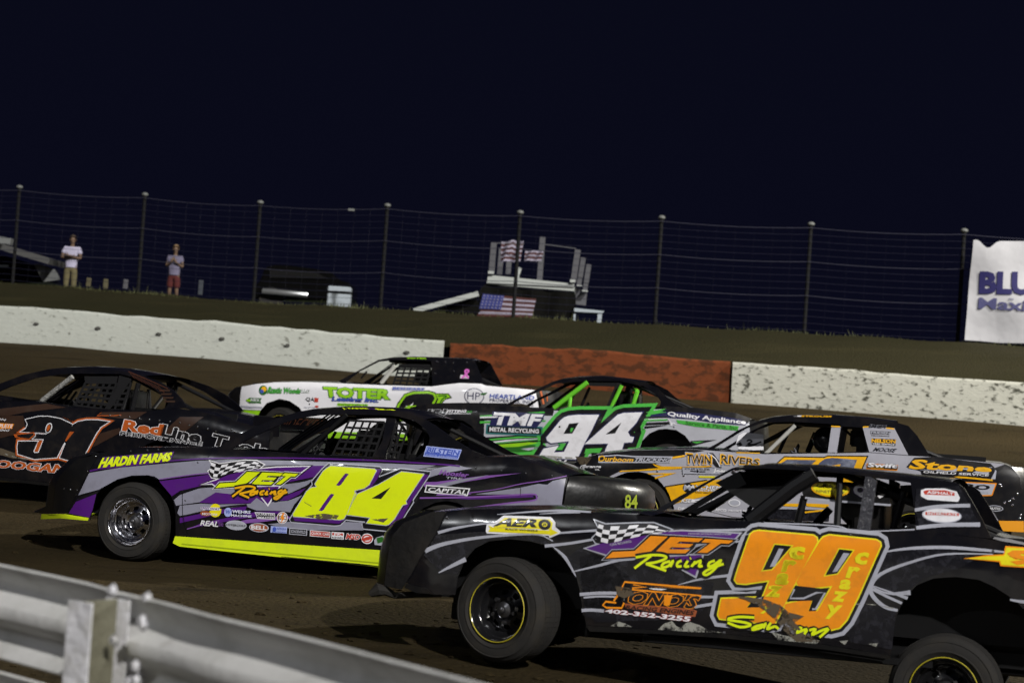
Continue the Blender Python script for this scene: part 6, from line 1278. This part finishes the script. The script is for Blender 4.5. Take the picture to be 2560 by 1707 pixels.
for q, d, w_ in (('U 490 175 450 660', DS, 0.15), ('U 1860 290 1785 815', DS, 0.15), ('U 1285 80 1235 780', DS + 2, 0.15), ('U 615 260 580 700', DS + 2, 0.14), ('U 740 420 720 690', DS + 2.1, 0.14), ('U 905 580 850 760', DS + 0.5, 0.13)):
    bm = bmesh.new(); bar_px(bm, q, d, w_, 0.12); mesh_obj('post', local(bm, stand_), GPOST if 'U 905' not in q else GBEAM, stand_)
for q in ('U 395 660 490 668', 'U 1730 800 1815 805'):
    bm = bmesh.new(); bar_px(bm, q, DS - 0.02, 0.07, 0.16); mesh_obj('post_foot', local(bm, stand_), GBEAM, stand_)
bm = bmesh.new()
tp = [at(p, DS + 0.05) for p in smooth_pts(X('U 250 960 370 850 700 880 1000 905 1200 935 1330 925 1450 965 1620 965 1800 1020 1830 1180'), 4)]; bt = [Vector((p.x * 1.0, p.y, stand_.location.z - 0.2)) for p in tp]
n_ = 14; sheet_grid(bm, [[a.lerp(b, j / n_) + Vector((0, 0.06 * math.sin(a.x * 9 + j * 0.2), 0)) for j in range(n_ + 1)] for a, b in zip(tp, bt)])
for p0, p1 in ((tp[0], bt[0]), (tp[-1], bt[-1])):
    v = [bm.verts.new(p) for p in (p0, p1, p1 + Vector((0, 2, 0)), p0 + Vector((0, 2, 0)))]; bm.faces.new(v)
mesh_obj('skirt', local(bm, stand_), BTARP, stand_)
bm = bmesh.new(); bar_px(bm, 'U 1300 200 1830 270', DS, 0.02, 0.02); bar_px(bm, 'U 520 180 980 200', DS, 0.02, 0.02); mesh_obj('rail_cable', local(bm, stand_), GPOST, stand_)
# stepped stair posts beside the platform
stair = thing('stair', 'dark metal stair with stepped grey side posts, right end of the viewing platform', 'stair', stand('U 1950 1150', DS + 0.6))
for q, w_ in (('U 1950 420 1900 740', 0.13), ('U 2040 530 1995 830', 0.13)):
    bm = bmesh.new(); bar_px(bm, q, DS + 0.6, w_, 0.1); mesh_obj('side_post', local(bm, stair), GPOST, stair)
for q, w_ in (('U 1895 750 1875 880', 0.12), ('U 1990 840 1975 960', 0.12)):
    bm = bmesh.new(); bar_px(bm, q, DS + 0.6, w_, 0.1); mesh_obj('side_post', local(bm, stair), mat('dark_post', (0.06, 0.06, 0.07), 0.6), stair)
bm = bmesh.new()
for q in ('U 1835 880 1925 888', 'U 1925 962 2020 970'): bar_px(bm, q, DS + 0.5, 0.03, 0.3)
mesh_obj('tread', local(bm, stair), GBEAM, stair)
bm = bmesh.new(); v = [bm.verts.new(at(p, DS + 0.7)) for p in X('U 1830 900 2010 980 1990 1200 1820 1180')]; bm.faces.new(v)
r_ = bmesh.ops.extrude_face_region(bm, geom=bm.faces[:]); bmesh.ops.translate(bm, verts=[g for g in r_['geom'] if isinstance(g, bmesh.types.BMVert)], vec=(0, 0.4, 0)); bmesh.ops.recalc_face_normals(bm, faces=bm.faces[:])
mesh_obj('side_panel', local(bm, stair), mat('dark_post', (0.06, 0.06, 0.07)), stair)
# flags
def flag(label, quad, d, stripes, canton, wave, start_red=False):
    q = X(quad); t = thing('flag', label, 'flag', at(q[3], d))
    def P(u, v, dd=0.0):
        a = (q[0][0] * (1 - u) + q[1][0] * u) * (1 - v) + (q[3][0] * (1 - u) + q[2][0] * u) * v; b = (q[0][1] * (1 - u) + q[1][1] * u) * (1 - v) + (q[3][1] * (1 - u) + q[2][1] * u) * v
        b += wave * (math.sin(u * 9 + v * 2) + 0.5 * math.sin(u * 21)); return at((a, b), d + dd) + Vector((0, 0.05 * math.sin(u * 11 + v * 3), 0)) - t.location
    bm = bmesh.new(); N_ = 24
    for i in range(stripes):
        for k in range(N_):
            v = [bm.verts.new(P(u, w_)) for u, w_ in ((k / N_, i / stripes), ((k + 1) / N_, i / stripes), ((k + 1) / N_, (i + 1) / stripes), (k / N_, (i + 1) / stripes))]
            bm.faces.new(v).material_index = 1 if (i % 2 == (1 if start_red else 0)) else 0
    mesh_obj('cloth', bm, [FR, FW], t)
    if canton:
        bm = bmesh.new(); sheet_grid(bm, [[P(u * canton[0] / 6, v * canton[1] / 4, -0.03) for v in range(5)] for u in range(7)]); o = mesh_obj('canton', bm, FB, t)
        bm = bmesh.new()
        for i in range(5):
            for j in range(6):
                c0 = P(canton[0] * (j + 0.5) / 6, canton[1] * (i + 0.5) / 5, -0.05); pts = []
                for a in range(10):
                    r = 0.022 if a % 2 == 0 else 0.009; pts.append(bm.verts.new(c0 + Vector((r * math.sin(a * math.pi / 5), 0, r * math.cos(a * math.pi / 5)))))
                bm.faces.new(pts)
        mesh_obj('star', bm, FW, o); o.children[0]['kind'] = 'stuff'
    return t
flag('striped flag with blue starred corner hung on the black skirt of the platform', 'U 310 1010 1180 1090 1110 1395 215 1375', DS - 0.12, 9, (0.40, 0.66), 0.0, True)
flag('rippling red and white striped flag hung between the platform posts', 'U 610 150 975 140 920 480 600 490', DS + 0.4, 9, None, 1.6)
flag('short piece of striped flag tied to the tall middle post of the platform', 'U 1000 305 1300 305 1265 475 985 470', DS + 1.2, 5, None, 0.8)
# plank ramp and table beside the platform
bm = bmesh.new(); bar_px(bm, 'K 120 865 660 722', DS - 0.2, 0.13, 0.5); o = mesh_obj('ramp_plank', bm, GBEAM); tag(o, 'long grey plank sloping up from the grass to the viewing platform', 'plank')
bm = bmesh.new(); v = [bm.verts.new(at(p, DS - 0.1)) for p in X('K 290 860 640 740 690 905 640 912')]; bm.faces.new(v)
r_ = bmesh.ops.extrude_face_region(bm, geom=bm.faces[:]); bmesh.ops.translate(bm, verts=[g for g in r_['geom'] if isinstance(g, bmesh.types.BMVert)], vec=(0, 0.8, 0)); bmesh.ops.recalc_face_normals(bm, faces=bm.faces[:])
tag(mesh_obj('covered_ramp', bm, BTARP), 'black covered base under the sloping plank, beside the starred flag', 'ramp')
tb = thing('table', 'white folding table standing on the berm right of the viewing platform', 'table', stand('U 2050 1430', DS))
tz = [at(p, DS - 0.1) for p in X('U 1800 1240 2290 1290 2260 1330 1800 1300')]
bm = bmesh.new(); v = [bm.verts.new(p) for p in tz] + [bm.verts.new(p + Vector((0, 0.75, 0))) for p in tz]
for f in ((0, 1, 2, 3), (5, 4, 7, 6), (4, 5, 1, 0), (3, 2, 6, 7), (4, 0, 3, 7), (1, 5, 6, 2)): bm.faces.new([v[i] for i in f])
mesh_obj('tabletop', local(bm, tb), WPT, tb)
for q, d in (('U 2225 1300 2200 1520', DS - 0.05), ('U 2225 1300 2200 1500', DS + 0.6), ('U 1810 1290 1800 1480', DS), ('U 1810 1290 1800 1480', DS + 0.6)):
    bm = bmesh.new(); bar_px(bm, q, d, 0.11 if d < DS else 0.05, 0.05); mesh_obj('leg', local(bm, tb), WPT, tb)
# white cabinet with a dark strap
cb = thing('cabinet', 'small white cabinet with a dark strap, standing on the berm beside the dark parked car', 'cabinet', stand('J 970 1165', 51))
bm = bmesh.new(); cc = at(X('J 975 1075')[0], 51); add_box(bm, cc, (0.58, 0.45, 0.56)); bmesh.ops.bevel(bm, geom=bm.edges[:], offset=0.02, segments=2, affect='EDGES'); mesh_obj('box', local(bm, cb), WPT, cb)
bm = bmesh.new(); add_box(bm, cc + Vector((0, -0.01, 0.13)), (0.59, 0.47, 0.05)); mesh_obj('strap', local(bm, cb), BTARP, cb)
# dark car parked behind the fence, its bumper catching the light
pc = thing('parked_car', 'dark parked estate car behind the fence with a silver bumper catching the light', 'car', stand('J 500 1100', 54, -0.2))
CARD = mat('dark_car_paint', (0.003, 0.003, 0.003), 0.12, spec=0.2)
pf = [at(p, 54) for p in X('J 130 1060 150 960 200 900 240 780 330 750 520 762 720 790 900 825 960 900 1080 930 1110 1000 1100 1110 130 1090')]
bm = bmesh.new(); L1 = [bm.verts.new(p) for p in pf]; L2 = [bm.verts.new(p + Vector((0, 1.7, 0))) for p in pf]
bm.faces.new(L1); bm.faces.new(L2[::-1])
for i in range(len(pf)): bm.faces.new((L1[i], L2[i], L2[(i + 1) % len(pf)], L1[(i + 1) % len(pf)]))
bmesh.ops.recalc_face_normals(bm, faces=bm.faces[:]); bmesh.ops.bevel(bm, geom=bm.edges[:], offset=0.05, segments=2, affect='EDGES'); mesh_obj('body', local(bm, pc), CARD, pc)
bm = bmesh.new(); v = [at(p, 53.96) for p in X('J 290 800 520 805 760 835 860 890 290 880')]; bm.faces.new([bm.verts.new(p) for p in v]); mesh_obj('window', local(bm, pc), mat('car_glass', (0.01, 0.01, 0.01), 0.05), pc)
bm = bmesh.new(); a, b = [at(p, 53.85) for p in X('J 225 1012 660 1050')]; add_tube(bm, [a, a.lerp(b, 0.3) + Vector((0, -0.08, 0)), a.lerp(b, 0.7) + Vector((0, -0.08, 0)), b], 0.085, 10); mesh_obj('bumper', local(bm, pc), mat('bumper_metal', (0.30, 0.31, 0.32), 0.25, 0.7), pc)
for q in ('J 300 1090', 'J 960 1110'):
    bm = bmesh.new(); add_lathe(bm, [(0.0, 0), (0.19, 0), (0.31, 0.0), (0.33, 0.05), (0.33, 0.2), (0.0, 0.22)], 24); bmesh.ops.translate(bm, verts=bm.verts, vec=at(X(q)[0], 53.95)); mesh_obj('wheel', local(bm, pc), RUB, pc)
# sloping loader deck and its support at the far left
tr = thing('trailer', 'dark trailer with sloping pale ramp edge and white support foot behind the fence', 'trailer', stand('I 200 880', 54))
bm = bmesh.new(); bar_px(bm, 'I -400 470 480 735', 54, 0.16, 1.9); mesh_obj('ramp', local(bm, tr), mat('ramp_grey', (0.05, 0.05, 0.05), 0.7), tr)
bm = bmesh.new(); pf = [at(p, 54.2) for p in X('I -400 560 0 660 290 745 400 890 200 900 -400 900')]; L1 = [bm.verts.new(p) for p in pf]; L2 = [bm.verts.new(p + Vector((0, 1.7, 0))) for p in pf]
bm.faces.new(L1); bm.faces.new(L2[::-1])
for i in range(len(pf)): bm.faces.new((L1[i], L2[i], L2[(i + 1) % len(pf)], L1[(i + 1) % len(pf)]))
bmesh.ops.recalc_face_normals(bm, faces=bm.faces[:]); mesh_obj('body', local(bm, tr), CARD, tr)
bm = bmesh.new(); pf = [at(p, 53.9) for p in X('I 285 738 330 735 470 790 500 870 440 880 360 890')]; f = bm.faces.new([bm.verts.new(p) for p in pf])
r_ = bmesh.ops.extrude_face_region(bm, geom=[f]); bmesh.ops.translate(bm, verts=[g for g in r_['geom'] if isinstance(g, bmesh.types.BMVert)], vec=(0, 0.12, 0)); bmesh.ops.recalc_face_normals(bm, faces=bm.faces[:]); mesh_obj('support_foot', local(bm, tr), mat('support_grey', (0.12, 0.125, 0.125), 0.6), tr)
bm = bmesh.new(); bar_px(bm, 'I -100 520 100 555', 54.0, 0.18, 0.3); mesh_obj('side_board', local(bm, tr), mat('support_grey', (0.12, 0.125, 0.125)), tr)
bm = bmesh.new(); bar_px(bm, 'I -100 752 70 757', 53.9, 0.06, 0.1); mesh_obj('marker_strip', local(bm, tr), WPT, tr)
for q, lab, col in (('I 750 855 740 930', 'short tan stake in the grass nearest the man in white', (0.07, 0.06, 0.03)), ('I 890 865 885 950', 'taller tan stake in the grass, second from the man in white', (0.08, 0.07, 0.035)), ('I 1060 868 1050 950', 'short grey stake left of the second fence post', (0.07, 0.07, 0.08)), ('I 1690 875 1680 1000', 'thin dark grey stake right of the person in red shorts', (0.03, 0.035, 0.045))):
    bm = bmesh.new(); bar_px(bm, q, 52.5, 0.12, 0.1); bmesh.ops.bevel(bm, geom=bm.edges[:], offset=0.015, affect='EDGES'); tag(mesh_obj('stake', bm, mat('stake_' + str(col), col, 0.8)), lab, 'stake', 'short stakes behind the fence')
